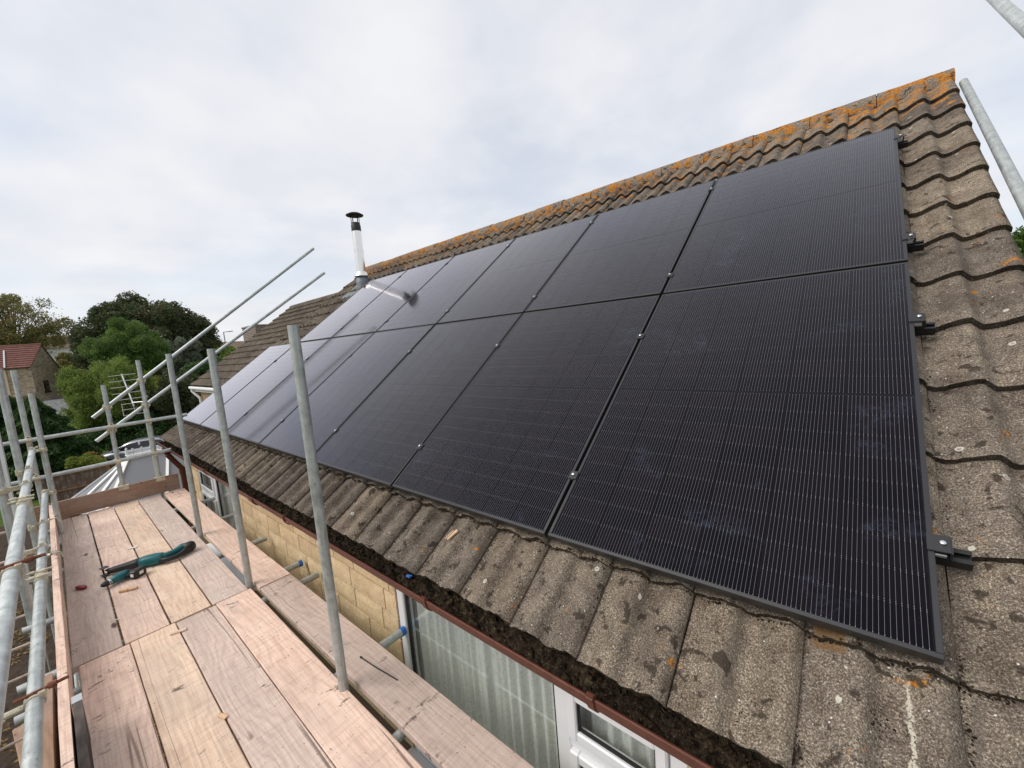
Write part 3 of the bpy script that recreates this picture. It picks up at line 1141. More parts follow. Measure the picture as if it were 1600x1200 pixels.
BLOCK_ME = {}
def block_mesh(L, seed):
    key = (round(L, 2), seed)
    if key in BLOCK_ME: return BLOCK_ME[key]
    r = random.Random(seed * 7 + int(L * 1000))
    b = MB()
    nx, nz = 5, 3
    h = 0.147
    V = []
    for i in range(nx + 1):
        for k in range(nz + 1):
            e = i in (0, nx) or k in (0, nz)
            V.append((L * i / nx - L / 2, -0.004 if e else -0.008 - r.uniform(0, 0.0025), h * k / nz - h / 2))
    Fc = [(i * (nz + 1) + k, (i + 1) * (nz + 1) + k, (i + 1) * (nz + 1) + k + 1, i * (nz + 1) + k + 1) for i in range(nx) for k in range(nz)]
    b.add(V, Fc, False)
    rim = [(-L / 2, -.004, -h / 2), (L / 2, -.004, -h / 2), (L / 2, -.004, h / 2), (-L / 2, -.004, h / 2)]
    rb = [(x, .01, z) for x, y, z in rim]
    b.add(rim + rb, [(0, 1, 5, 4), (1, 2, 6, 5), (2, 3, 7, 6), (3, 0, 4, 7)])
    BLOCK_ME[key] = b.mesh('wall_block', M['block'])
    return BLOCK_ME[key]


rb_ = random.Random(21)
for row in range(9):
    zc = -0.585 + 0.158 / 2 - row * 0.158 - 0.005
    if row == 0: zc = -0.585 + 0.079 - 0.005
    x = XW0 + (0.0 if row % 2 else -0.23)
    while x < XW1:
        L = rb_.choice([0.45, 0.45, 0.45, 0.36, 0.30])
        a, b = x, x + L
        x = b + 0.010
        spans = [(max(a, XW0), min(b, XW1))]
        if zc < -0.53:
            for (w0, w1, zt, zb) in WIN:
                ns = []
                for (p, q) in spans:
                    if q <= w0 - .001 or p >= w1 + .001: ns.append((p, q)); continue
                    if p < w0: ns.append((p, w0 - .004))
                    if q > w1: ns.append((w1 + .004, q))
                spans = ns
        for (p, q) in spans:
            if q - p < 0.05: continue
            link('wall_block', block_mesh(q - p, rb_.randrange(3)), wall, Matrix.Translation(Vector(((p + q) / 2, 0.0, zc)) - hl))


# windows
def rect_frame(mb, x0, x1, z0, z1, w, y0, y1, bev=0.006):
    yc, dy = (y0 + y1) / 2, abs(y1 - y0)
    mb.box(((x0 + w / 2), yc, (z0 + z1) / 2), (w, dy, z1 - z0), bev=bev)
    mb.box(((x1 - w / 2), yc, (z0 + z1) / 2), (w, dy, z1 - z0), bev=bev)
    mb.box(((x0 + x1) / 2, yc, z1 - w / 2), (x1 - x0 - 2 * w + .002, dy - .002, w), bev=bev)
    mb.box(((x0 + x1) / 2, yc, z0 + w / 2), (x1 - x0 - 2 * w + .002, dy - .002, w), bev=bev)


def window(x0, x1, zt, zb, mull, vent_left, trans):
    mb = MB()
    rect_frame(mb, x0, x1, zb, zt, 0.068, 0.005, 0.075)
    mb.box((mull, 0.04, (zt + zb) / 2), (0.075, 0.066, zt - zb - .136), bev=.006)
    vx0, vx1 = (x0 + .068, mull - .0375) if vent_left else (mull + .0375, x1 - .068)
    px0, px1 = (mull + .0375, x1 - .068) if vent_left else (x0 + .068, mull - .0375)
    mb.box(((vx0 + vx1) / 2, 0.04, trans), (vx1 - vx0, 0.064, 0.06), bev=.005)
    w = child_at(house, mb, 'window', M['upvc'])
    # opening sashes
    for (za, zb_) in ((trans + .03, zt - .068), (zb + .068, trans - .03)):
        m2 = MB(); rect_frame(m2, vx0 + .002, vx1 - .002, za + .002, zb_ - .002, 0.045, -0.012, 0.035)
        child_at(w, m2, 'sash', M['upvc'])
        m2 = MB(); rect_frame(m2, vx0 + .047, vx1 - .047, za + .047, zb_ - .047, 0.007, 0.002, 0.018, 0)
        child_at(w, m2, 'gasket', M['gasket'])
        m2 = MB(); m2.box(((vx0 + vx1) / 2, 0.012, (za + zb_) / 2), (vx1 - vx0 - .1, .004, zb_ - za - .1))
        child_at(w, m2, 'pane', M['glass'])
    m2 = MB(); rect_frame(m2, px0, px1, zb + .068, zt - .068, 0.012, 0.02, 0.045, 0)
    child_at(w, m2, 'gasket', M['gasket'])
    m2 = MB(); m2.box(((px0 + px1) / 2, 0.03, (zt + zb) / 2), (px1 - px0 - .02, .004, zt - zb - .15))
    child_at(w, m2, 'pane', M['glass'])
    # net curtain, pleated
    m2 = MB()
    xs = np.arange(x0 + .012, x1 - .012, 0.006)
    prev = None
    r = random.Random(int(-x0 * 10))
    for x in xs:
        y = 0.105 + 0.017 * math.sin(x * 74 + 1.5 * math.sin(x * 9)) + 0.010 * math.sin(x * 23 + 1) + 0.004 * math.sin(x * 171)
        row = [(x, y, zb - .02), (x, y, (zt + zb) / 2), (x, y * 0.94 + .01, zt + .02)]
        if prev: m2.add(prev + row, [(0, 3, 4, 1), (1, 4, 5, 2)], True)
        prev = row
    child_at(w, m2, 'net_curtain', M['curtain'])
    m2 = MB(); m2.box(((x0 + x1) / 2, -0.02, zb - .02), (x1 - x0 + .06, 0.17, 0.035), bev=.006)
    child_at(w, m2, 'sill', M['upvc'])
    return w


window(*WIN[0], -1.135, False, -0.935)
window(*WIN[1], -6.66, True, -0.985)

# fascia, soffit, gutter
mb = MB(); mb.box(((X0 + X1) / 2, -0.128, -0.395), (X1 - X0 - .06, 0.022, 0.17)); child_at(house, mb, 'fascia', M['darkwood'])
mb = MB(); mb.box(((X0 + X1) / 2, -0.055, -0.474), (X1 - X0 - .06, 0.12, 0.010)); child_at(house, mb, 'soffit', M['darkwood'])
GY, GZL, GR = -0.212, -0.348, 0.060
mb = MB()
xs = list(np.linspace(X0 - 0.03, X1 + .02, 42))
prof = [(-GR - .006, 0.0), (-GR - .006, 0.006), (-GR + .002, 0.006), (-GR + .002, 0)] 
outer = [(GY - GR * math.cos(a), GZL - GR * 1.05 * math.sin(a)) for a in np.linspace(0, math.pi, 12)]
inner = [(GY - (GR - .003) * math.cos(a), GZL - (GR - .003) * 1.05 * math.sin(a)) for a in np.linspace(math.pi, 0, 12)]
lip = [(GY - GR + .009, GZL + .0), (GY - GR + .009, GZL + .009), (GY - GR - .003, GZL + .009)]
sec = outer + inner + lip
n = len(sec)
V, Fc = [], []
for x in xs:
    dz = 0.003 * math.sin(x * 1.3)
    V += [(x, y, z + dz) for y, z in sec]
for i in range(len(xs) - 1):
    for j in range(n):
        k = (j + 1) % n
        Fc.append((i * n + j, i * n + k, (i + 1) * n + k, (i + 1) * n + j))
mb.add(V, Fc, True)
for i in (0, len(xs) - 1):
    mb.poly([(xs[i], y, z) for y, z in outer])
gut = child_at(house, mb, 'gutter', M['gutter'])
def gutter_clip(x):
    m2 = MB()
    ring = [(GY - (GR + .004) * math.cos(a), GZL - (GR + .004) * 1.05 * math.sin(a)) for a in np.linspace(-0.35, 2.2, 9)]
    for i in range(8):
        (y0, z0), (y1, z1) = ring[i], ring[i + 1]
        m2.bar((x, y0, z0), (x, y1, z1), 0.026, 0.006, Vector((0, 1, 0.3)))
    m2.box((x, GY - GR + .002, GZL + .008), (0.028, 0.026, 0.012), bev=.003)
    child_at(gut, m2, 'bracket', M['gutter'])
for x in (-0.80, -1.67, -3.35, -4.55, -5.6, -6.6, -7.6): gutter_clip(x)
# joint sleeve
m2 = MB()
ring = [(GY - (GR + .005) * math.cos(a), GZL - (GR + .005) * 1.05 * math.sin(a)) for a in np.linspace(-0.2, 2.4, 9)]
for i in range(8):
    (y0, z0), (y1, z1) = ring[i], ring[i + 1]
    m2.bar((-4.08, y0, z0), (-4.08, y1, z1), 0.11, 0.006, Vector((0, 1, 0.3)))
child_at(gut, m2, 'joint_sleeve', M['gutter'])
# downpipe with swan neck at the far corner
mb = MB()
pts = [Vector((-8.15, GY, GZL - .06)), Vector((-8.15, GY, GZL - .17)), Vector((-8.12, -0.075, GZL - .42)), Vector((-8.12, -0.075, GZ + .1))]
for a, b in zip(pts[:-1], pts[1:]): mb.tube(a, b, 0.036, 14)
mb.box((-8.15, GY, GZL - .085), (.11, .10, .10), bev=.012)
mb.tube((-8.12, -.075, GZL - .40), (-8.12, -.075, GZL - .50), .043, 14)
child_at(house, mb, 'downpipe', M['gutter'])

# gutter silt and moss
def build_moss():
    xs = np.arange(X0 + .05, X1, 0.012)
    ys = np.linspace(GY - GR + .008, GY + GR + .012, 12)
    V = []
    rr = np.random.default_rng(4)
    ph = rr.uniform(0, 6.28, 8)
    for x in xs:
        for y in ys:
            t = (y - GY) / GR
            full = 0.010 + 0.012 * math.sin(x * 3.1 + ph[0]) + 0.010 * math.sin(x * 7.7 + ph[1])
            z = GZL - 0.022 + full + 0.022 * t - 0.010 * t * t + 0.008 * math.sin(x * 41 + y * 70 + ph[2]) + rr.normal(0, 0.0065)
            circ = GZL - (GR - .003) * 1.05 * math.sqrt(max(0.0, 1 - min(1, abs(t)) ** 2)) + .004
            z = max(z, circ)
            if t > 0.3: z += 0.012 * (t - .3)
            if t < -0.86: z = min(z, GZL + 0.002)
            V.append((x + rr.normal(0, .002), y, z))
    ny = len(ys)
    F = np.array([(i * ny + j, (i + 1) * ny + j, (i + 1) * ny + j + 1, i * ny + j + 1) for i in range(len(xs) - 1) for j in range(ny - 1)])
    V = np.array(V)
    # bits: little twigs and lumps
    Vb, Fb = [V], [F]
    base = len(V)
    N = 2600
    cx = rr.uniform(X0 + .06, X1, N); cy = GY + rr.uniform(-.045, .06, N)
    cz = GZL - 0.010 + 0.02 * (cy - GY) / GR + rr.uniform(-.004, .010, N)
    d = rr.normal(size=(N, 3)); d[:, 2] *= .5; d /= np.linalg.norm(d, axis=1)[:, None]
    e = np.cross(d, rr.normal(size=(N, 3))); e /= np.linalg.norm(e, axis=1)[:, None]
    ln = rr.uniform(.004, .016, N)[:, None]; wd = rr.uniform(.002, .006, N)[:, None]
    c = np.stack([cx, cy, cz], 1)
    q = np.stack([c - d * ln, c + e * wd, c + d * ln, c - e * wd], 1).reshape(-1, 3)
    Vb.append(q); Fb.append(np.arange(N * 4).reshape(-1, 4) + base)
    o = link('gutter_moss', mesh_np('gutter_moss', np.concatenate(Vb), np.concatenate(Fb), M['moss'], False))
    tag(o, 'black moss and leaf mould filling the brown gutter', 'moss', kind='stuff')


build_moss()

def tile_h(u, s_):
    """height of the tile surface above the tile datum"""
    t = ((0.030 - u) / 0.302) % 1.0
    t = 1.0 - t
    if u > 0.030: t = (u - 0.030) / 0.323
    k = (s_ - S_EAVE) / GA
    return 0.038 * wave(min(.998, t)) + 0.027 - 0.027 * (k - math.floor(k))


def build_roof_moss():
    r = random.Random(77)
    P = []
    def visible(u, s_):
        if s_ < 0.06: return True
        if u > -0.03: return True
        if u < -7 * PAN_P + .05: return True
        return s_ > 2 * PAN_H - .05
    for _ in range(4200):                                  # along the side joints
        k = r.randrange(-1, 29); u = 0.030 - 0.302 * k + r.uniform(.001, .010) + abs(r.gauss(0, .006))
        s_ = r.choice([r.uniform(-.34, .06), r.uniform(-.34, 4.4)])
        P.append((u, s_, r.uniform(.0015, .0045)))
    for _ in range(6500):                                  # under the course edges
        c = r.choice([1, 1, 1, 12, 13, r.randrange(1, 14)])
        P.append((r.uniform(X0 + .05, X1 - .03), S_EAVE + c * GA - abs(r.gauss(0, .004)) + .001, r.uniform(.002, .0055)))
    for _ in range(90):                                    # cushions in the troughs
        k = r.randrange(-1, 28); u = 0.030 - 0.302 * k + r.choice([.02, .165]) + r.gauss(0, .012)
        s_ = r.choice([r.uniform(-.33, .0), r.uniform(3.4, 4.4), r.uniform(-.3, 4.3)])
        for _ in range(r.randrange(15, 70)):
            P.append((u + r.gauss(0, .009), s_ + r.gauss(0, .024), r.uniform(.002, .005)))
    V, Fq = [], []
    for (u, s_, q) in P:
        if not visible(u, s_) or u > X1 - .01 or u < X0 + .03: continue
        c = roofpt(u, s_, D_T + tile_h(u, s_) + q * .15)
        b = len(V)
        a0 = r.uniform(0, 3.14)
        for i in range(5):
            a_ = a0 + i * 1.2566
            rr = q * r.uniform(.7, 1.3)
            V.append(tuple(c + Vector((1, 0, 0)) * (rr * math.cos(a_)) + SV * (rr * math.sin(a_)) - NV * (q * .3)))
        V.append(tuple(c + NV * (q * r.uniform(.4, .9))))
        for i in range(5): Fq.append((b + i, b + (i + 1) % 5, b + 5))
    o = link('roof_moss', mesh_np('roof_moss', np.array(V), np.array(Fq), M['moss'], True))
    tag(o, 'dark moss lodged in the joints and under the edges of the roof tiles', 'moss', kind='stuff')


build_roof_moss()

# ------------------------------------------------------------------ solar panels
def cell_uv(me, w, h):
    uv = me.uv_layers.new(name='UVMap')
    for lp in me.loops:
        co = me.vertices[lp.vertex_index].co
        uv.data[lp.index].uv = (co.x, co.y)


mb = MB()
bt = 0.0012
V = [(0, 0, 0), (CELL_W, 0, 0), (CELL_W, CELL_H, 0), (0, CELL_H, 0), (0, 0, -bt), (CELL_W, 0, -bt), (CELL_W, CELL_H, -bt), (0, CELL_H, -bt)]
CELL_ME = bpy.data.meshes.new('solar_cell')
CELL_ME.from_pydata(V, [], [(0, 1, 2, 3), (0, 4, 5, 1), (1, 5, 6, 2), (2, 6, 7, 3), (3, 7, 4, 0)])
CELL_ME.materials.append(M['cell'])
cell_uv(CELL_ME, CELL_W, CELL_H)
FRW, PH = 0.013, 1.728
cells_pos = []
mx = (PAN_W - 6 * CELL_W - 5 * 0.002) / 2
half = 9 * CELL_H + 8 * 0.002
my = (PH - 2 * half - 0.016) / 2
for col in range(6):
    for row in range(18):
        y = my + row * (CELL_H + 0.002) + (0.014 if row >= 9 else 0)
        cells_pos.append((mx + col * (CELL_W + 0.002), y))
SHEET_ME = bpy.data.meshes.new('solar_cell')
V, Fc, UV = [], [], []
for (x, y) in cells_pos:
    b = len(V)
    V += [(x, y, 0), (x + CELL_W, y, 0), (x + CELL_W, y + CELL_H, 0), (x, y + CELL_H, 0), (x, y, -bt), (x + CELL_W, y, -bt), (x + CELL_W, y + CELL_H, -bt), (x, y + CELL_H, -bt)]
    Fc += [(b, b + 1, b + 2, b + 3), (b, b + 4, b + 5, b + 1), (b + 1, b + 5, b + 6, b + 2), (b + 2, b + 6, b + 7, b + 3), (b + 3, b + 7, b + 4, b)]
    UV.append((x, y))
SHEET_ME.from_pydata(V, [], Fc)
SHEET_ME.materials.append(M['cell'])
uv = SHEET_ME.uv_layers.new(name='UVMap')
for pi, p in enumerate(SHEET_ME.polygons):
    x, y = UV[pi // 5]
    for li in p.loop_indices:
        co = SHEET_ME.vertices[SHEET_ME.loops[li].vertex_index].co
        uv.data[li].uv = (co.x - x, co.y - y)
# frame and backsheet meshes
mb = MB()
H = 0.035
for (c, sz) in (((PAN_W / 2, FRW / 2, -H / 2), (PAN_W, FRW, H)), ((PAN_W / 2, PH - FRW / 2, -H / 2), (PAN_W, FRW, H)),
                ((FRW / 2, PH / 2, -H / 2), (FRW, PH - 2 * FRW, H)), ((PAN_W - FRW / 2, PH / 2, -H / 2), (FRW, PH - 2 * FRW, H))):
    mb.box(c, sz, bev=0.0012)
FRAME_ME = mb.mesh('frame', M['frame_black'])
mb = MB()
z = -0.0015 - bt + .0004
mb.add([(FRW, FRW, z), (PAN_W - FRW, FRW, z), (PAN_W - FRW, PH - FRW, z), (FRW, PH - FRW, z)], [(0, 1, 2, 3)])
mb.add([(FRW, FRW, -.008), (PAN_W - FRW, FRW, -.008), (PAN_W - FRW, PH - FRW, -.008), (FRW, PH - FRW, -.008)], [(0, 3, 2, 1)])
BACK_ME = mb.mesh('backsheet', M['backsheet'])
pos_words = ['nearest the right verge', 'second from the right verge', 'third from the right verge', 'fourth from the right verge',
             'fifth from the right verge', 'sixth from the right verge', 'at the far left end']
pr_ = random.Random(9)
for row in range(2):
    for k in range(7 if row == 0 else 6):
        root = empty('solar_panel')
        mw = Matrix.Translation(roofpt(-k * PAN_P - PAN_W, row * PAN_H, 0)) @ ROOF_ROT
        mw = mw @ Matrix.Rotation(pr_.uniform(-.0012, .0012), 4, 'X') @ Matrix.Rotation(pr_.uniform(-.0012, .0012), 4, 'Y')
        root.matrix_basis = mw
        w = pos_words[k] if not (row == 1 and k == 5) else 'at the far left end by the flue'
        tag(root, 'black framed solar panel in the %s row, %s' % (('lower', 'upper')[row], w), 'solar panel', 'solar panels on the tiled roof')
        link('frame', FRAME_ME, root)
        link('backsheet', BACK_ME, root)
        dz = Matrix.Translation((0, 0, -0.0015))
        if k < 4:
            for (x, y) in cells_pos:
                link('solar_cell', CELL_ME, root, Matrix.Translation((x, y, -0.0015)))
        else:
            o = link('solar_cell_sheet', SHEET_ME, root, dz); o['kind'] = 'stuff'

# mounting rails with clamps
def clamp_meshes():
    a = MB(); a.box((0, 0, 0.0045), (0.040, 0.042, 0.004), bev=.001); a.box((0, 0, -.012), (.012, .046, .03))
    b = MB(); b.lathe((0, 0, .0065), [(0.0, .008), (.0045, .008), (.0068, .0065), (.0068, 0.0), (0, 0)], 14)
    return a.mesh('clamp', M['clamp_alu']), b.mesh('bolt', M['bolt_steel']), a.mesh('clamp', M['clamp_metal'])


CL_ME, BO_ME, CLD_ME = clamp_meshes()
em = MB()
em.box((0.016, 0, .004), (.046, .05, .005), bev=.001); em.box((.040, 0, -.014), (.005, .05, .034)); em.box((.024, 0, -.03), (.03, .034, .006))
END_ME = em.mesh('end_clamp', M['clamp_metal'])
rail_s = [(0.30, 7, 0.075), (1.30, 7, 0.065), (1.95, 6, 0.065), (3.27, 6, 0.055)]
rail_names = ['lowest mounting rail near the eaves', 'second mounting rail up, at the middle of the lower row',
              'third mounting rail up, under the upper row', 'topmost mounting rail near the ridge']
for (s, ncols, over), nm in zip(rail_s, rail_names):
    root = empty('mounting_rail'); root.matrix_basis = Matrix.Translation(roofpt(0, s, 0)) @ ROOF_ROT
    tag(root, 'black ' + nm, 'mounting rail', 'mounting rails under the solar panels')
    xl = -ncols * PAN_P + 0.0
    m2 = MB()
    # U channel
    for (yy, zz, w, h) in ((0, -.072, .040, .004), (-.018, -.056, .004, .032), (.018, -.056, .004, .032), (-.013, -.042, .010, .003), (.013, -.042, .010, .003), (0, -.060, .036, .003)):
        m2.box(((xl - .05 + over) / 2, yy, zz), (over - xl + .05, w, h))
    m2.build('channel', M['rail_black'], root)
    for k in range(1, ncols):
        c = link('clamp', CLD_ME, root, Matrix.Translation((-k * PAN_P + .009, 0, 0)))
        link('bolt', BO_ME, c)
    c = link('end_clamp', END_ME, root, Matrix.Translation((-0.008, 0, 0)))
    link('bolt', BO_ME, c, Matrix.Translation((.024, 0, 0)))
    m2 = MB(); m2.box((0.018, -.027, -.012), (.026, .004, .010)); m2.build('clip', M['clamp_alu'], c)
    # roof hooks below rail near the verge
    for k, hx in enumerate((-0.3, -1.2, -2.1)):
        m2 = MB(); m2.box((hx, -.03, -.082), (.035, .05, .016)); m2.box((hx, -.045, -.095), (.035, .09, .006))
        m2.build('roof_hook', M['rail_black'], root)

# ------------------------------------------------------------------ flue
FU, FS = -7.40, 3.55
fb = roofpt(FU, FS, D_T)
flue = empty('chimney_flue', fb)
tag(flue, 'stainless steel flue pipe with black rain cap behind the panels', 'flue')
top_z = 3.36
mb = MB(); mb.tube((fb.x, fb.y, fb.z + .1), (fb.x, fb.y, top_z - .30), .083, 28)
mb.tube((fb.x, fb.y, fb.z + .66), (fb.x, fb.y, fb.z + .685), .0865, 28)
mb.tube((fb.x, fb.y, fb.z + .70), (fb.x, fb.y, fb.z + .708), .0855, 28)
child_at(flue, mb, 'pipe', M['flue'])
mb = MB(); mb.lathe((fb.x, fb.y, fb.z + .205), [(.084, .09), (.088, .085), (.132, .012), (.134, 0.0), (.128, 0.0), (.084, .07)], 28)
child_at(flue, mb, 'storm_collar', M['flue'])
mb = MB()
base = []
mb.lathe((fb.x, fb.y, fb.z - .22), [(.125, 0), (.118, .15), (.112, .30), (.106, .435), (.084, .437)], 24)
child_at(flue, mb, 'lead_cone', M['lead'])
mb = MB()
V, Fc = [], []
for i in range(13):
    for j in range(11):
        uu, ss = -0.30 + 0.6 * i / 12, -0.36 + 0.60 * j / 10
        t = ((0.030 - (FU + uu)) / 0.302) % 1.0
        V.append(roofpt(FU + uu, FS + ss, D_T + 0.034 + 0.018 * wave(1 - t) + NR.uniform(-.003, .003)))
Fc = [(i * 11 + j, (i + 1) * 11 + j, (i + 1) * 11 + j + 1, i * 11 + j + 1) for i in range(12) for j in range(10)]
mb.add(V, Fc, True)
child_at(flue, mb, 'lead_slate', M['lead'])
mb = MB()
mb.lathe((fb.x, fb.y, top_z - .31), [(.086, 0), (.088, .02), (.086, .05), (.087, .10), (.080, .11), (.080, .15), (.074, .155), (.0, .155)], 24)
child_at(flue, mb, 'cowl_collar', M['soot'])
mb = MB()
for k in range(4):
    a = k * math.pi / 2 + .5
    p = Vector((fb.x + .078 * math.cos(a), fb.y + .078 * math.sin(a), top_z - .17))
    q = Vector((fb.x + .088 * math.cos(a), fb.y + .088 * math.sin(a), top_z - .02))
    mb.bar(p, q, .018, .004, Vector((math.cos(a), math.sin(a), 0)))
child_at(flue, mb, 'cowl_strut', M['soot'])
mb = MB(); mb.lathe((fb.x, fb.y, top_z - .025), [(0.0, .012), (.15, 0.0), (.158, .002), (.158, .010), (.10, .042), (.04, .055), (0, .058)], 32)
child_at(flue, mb, 'rain_cap', M['soot'])

# ------------------------------------------------------------------ scaffold
TR = 0.02415


def pole(name, a, b, label, group, hollow=0.0035, n=22):
    a, b = Vector(a), Vector(b)
    d = (b - a); L = d.length
    m2 = MB(); m2.tube((0, 0, 0), (0, 0, L), TR, n, hollow=hollow)
    o = m2.build(name, M['galv'])
    o.matrix_basis = Matrix.Translation(a) @ d.to_track_quat('Z', 'Y').to_matrix().to_4x4()
    tag(o, label, 'scaffold tube', group)
    return o


G_ST = 'upright scaffold standards'
G_RL = 'scaffold guard rails'
G_TR = 'scaffold transoms under the boards'
pole('scaffold_standard', (-2.162, -.484, GZ), (-2.162, -.484, .965), 'nearest tall upright galvanised tube, crossing in front of the panels and gutter', G_ST)
pole('scaffold_standard', (-3.708, -.462, GZ), (-3.708, -.462, .922), 'second upright galvanised tube along the gutter, at the lap of the boards', G_ST)
pole('scaffold_standard', (-5.209, -.463, GZ), (-5.209, -.463, .939), 'third upright galvanised tube along the gutter, nearest the far roof corner', G_ST)
pole('scaffold_standard', (-6.77, -1.385, GZ), (-6.77, -1.385, .658), 'browner upright tube standing against the far left corner of the boards', G_ST)
pole('scaffold_standard', (-7.5, -1.49, GZ), (-7.5, -1.49, .92), 'upright tube outside the far left corner carrying the end guard rails', G_ST)
pole('scaffold_standard', (-5.43, -1.505, GZ), (-5.43, -1.505, .91), 'upright outer tube clamped to the guard rails midway along the left side', G_ST)
pole('scaffold_standard', (-4.70, -1.572, GZ), (-4.70, -1.572, .9), 'thick looking outer upright tube at the left edge of the picture', G_ST)
pole('scaffold_standard', (-7.52, -.795, GZ), (-7.52, -.795, .65), 'shorter upright tube behind the end toe board, left of the aerial', G_ST)
pole('scaffold_standard', (-7.52, -.425, GZ), (-7.52, -.425, .935), 'taller upright tube behind the end toe board, beside the aerial', G_ST)
r1a, r1b = Vector((-6.95, -1.462, .045)), Vector((-0.9, -1.462, .055))
pole('guard_rail', r1a, r1b, 'upper guard rail tube running along the left side of the boards', G_RL)
r2a, r2b = Vector((-6.85, -1.437, -.43)), Vector((-0.9, -1.478, -.43))
pole('guard_rail', r2a, r2b, 'lower guard rail tube running along the left side just above the toe board', G_RL)
pole('guard_rail', (-7.45, -2.6, .09), (-7.45, -.02, .115), 'upper horizontal guard rail across the far end of the boards', G_RL)
pole('guard_rail', (-7.45, -2.6, -.38), (-7.45, -.26, -.335), 'lower horizontal guard rail across the far end of the boards', G_RL)
pole('raking_rail', (-7.58, -.94, .245), (-7.58, 2.16, 2.69), 'upper sloping tube rising beside the far verge', 'sloping gable guard rails')
pole('raking_rail', (-7.58, -.95, -.06), (-7.58, 2.30, 2.275), 'lower sloping tube rising beside the far verge', 'sloping gable guard rails')
rr_dir = Vector((0.02, 1.75, 1.16))
pole('raking_rail', Vector((.406, .9, .652)), Vector((.390, 3.50, 2.448)), 'sloping tube alongside the near right verge with its top at the ridge', 'sloping gable guard rails')
pole('raking_rail', Vector((.37, .6, 1.20)), Vector((.37, 3.62, 3.30)), 'higher sloping tube cut off by the top right corner of the picture', 'sloping gable guard rails')

# transoms under the boards
zt = -0.965
tr = [(-2.34, -.005, True, 'with a blue cap beside the large window frame', 'blue capped'), (-3.50, -.035, False, 'with an open end next to the blue capped one', 'plain'),
      (-3.82, -.04, True, 'with a blue cap near the middle of the block wall', 'blue capped'), (-4.65, -.05, False, 'ending on the block wall near the far window', 'plain'),
      (-5.69, -.06, False, 'ending in front of the far window pane', 'plain'), (-6.62, -.02, False, 'ending in front of the far window mullion', 'plain'),
      (-1.76, -.40, False, 'seen between the boards at the bottom of the picture', 'plain'), (-7.25, -.1, False, 'hidden by the end toe board', 'plain')]
for x, ye, cap, lab, k in tr:
    pole('transom', (x, -1.62, zt), (x, ye, zt), 'tube stub under the boards ' + lab, G_TR, n=16)
    if cap:
        m2 = MB(); m2.tube((x, ye - .024, zt), (x, ye + .004, zt), TR + .003, 18)
        o = m2.build('tube_cap', M['bluecap'])
        tag(o, 'blue plastic cap on the tube end ' + ('by the large window' if x > -3 else 'by the block wall'), 'tube cap', 'blue tube caps')
for y, nm in ((-.50, 'inner'), (-1.43, 'outer')):
    pole('ledger', (-7.7, y, -1.035), (-0.4, y, -1.035), '%s ledger tube running lengthwise beneath the boards' % nm, 'ledgers beneath the boards', n=16)
pole('ledger', (-7.9, -1.55, -3.1), (-0.4, -1.55, -3.1), 'low ledger tube of the lift below on the outer side', 'ledgers beneath the boards', n=16)


# couplers
def coupler_parts(ax, r=TR):
    """one half: band around an axis through origin, plus flap with bolt"""
    return None


def basis(z, x):
    z = z.normalized(); x = (x - z * x.dot(z)).normalized(); y = z.cross(x)
    return Matrix(((x.x, y.x, z.x, 0), (x.y, y.y, z.y, 0), (x.z, y.z, z.z, 0), (0, 0, 0, 1)))


mbn = MB()
mbn.tube((0, 0, -.022), (0, 0, .022), TR + .0065, 18)
mbn.box((0, TR + .012, 0), (.022, .02, .036), bev=.003); mbn.box((0, -TR - .012, 0), (.022, .02, .034), bev=.003)
BAND_ME = mbn.mesh('band', M['coupler'])
mbn = MB()
mbn.tube((-.028, TR + .014, 0), (.050, TR + .014, 0), .0055, 10)
mbn.tube((.030, TR + .014, 0), (.046, TR + .014, 0), .011, 6)
TBOLT_ME = mbn.mesh('bolt', M['coupler'])
TBOLT_R = mbn.mesh('bolt', M['rusty'])


def coupler(p1, d1, p2, d2, label, rusty=False, flip=1, group='scaffold couplers'):
    """right angle or swivel coupler joining tube axis 1 and tube axis 2 where they pass"""
    p1, d1, p2, d2 = Vector(p1), Vector(d1).normalized(), Vector(p2), Vector(d2).normalized()
    # closest points
    w0 = p1 - p2
    b = d1.dot(d2); dd, e = d1.dot(w0), d2.dot(w0)
    den = 1 - b * b
    t1 = (b * e - dd) / den; t2 = (e - b * dd) / den
    a, c = p1 + d1 * t1, p2 + d2 * t2
    root = empty('scaffold_coupler', (a + c) / 2)
    tag(root, label, 'coupler', group)
    n_ = (c - a)
    if n_.length < 1e-3: n_ = d1.cross(d2)
    n_.normalize()
    for q, d_, s in ((a, d1, 1), (c, d2, -1)):
        mw = Matrix.Translation(q - Vector(root.location)) @ basis(d_, n_ * s)
        bnd = link('band', BAND_ME, root, mw)
        link('bolt', TBOLT_R if rusty else TBOLT_ME, bnd, Matrix.Rotation(math.pi if flip < 0 else 0, 4, 'Z'))
    m2 = MB(); m2.box((0, 0, 0), (.03, .03, max(.01, (c - a).length - .05)), (basis(n_, d1).col[0].to_3d(), basis(n_, d1).col[1].to_3d(), n_))
    m2.build('core', M['coupler'], root)
    return root


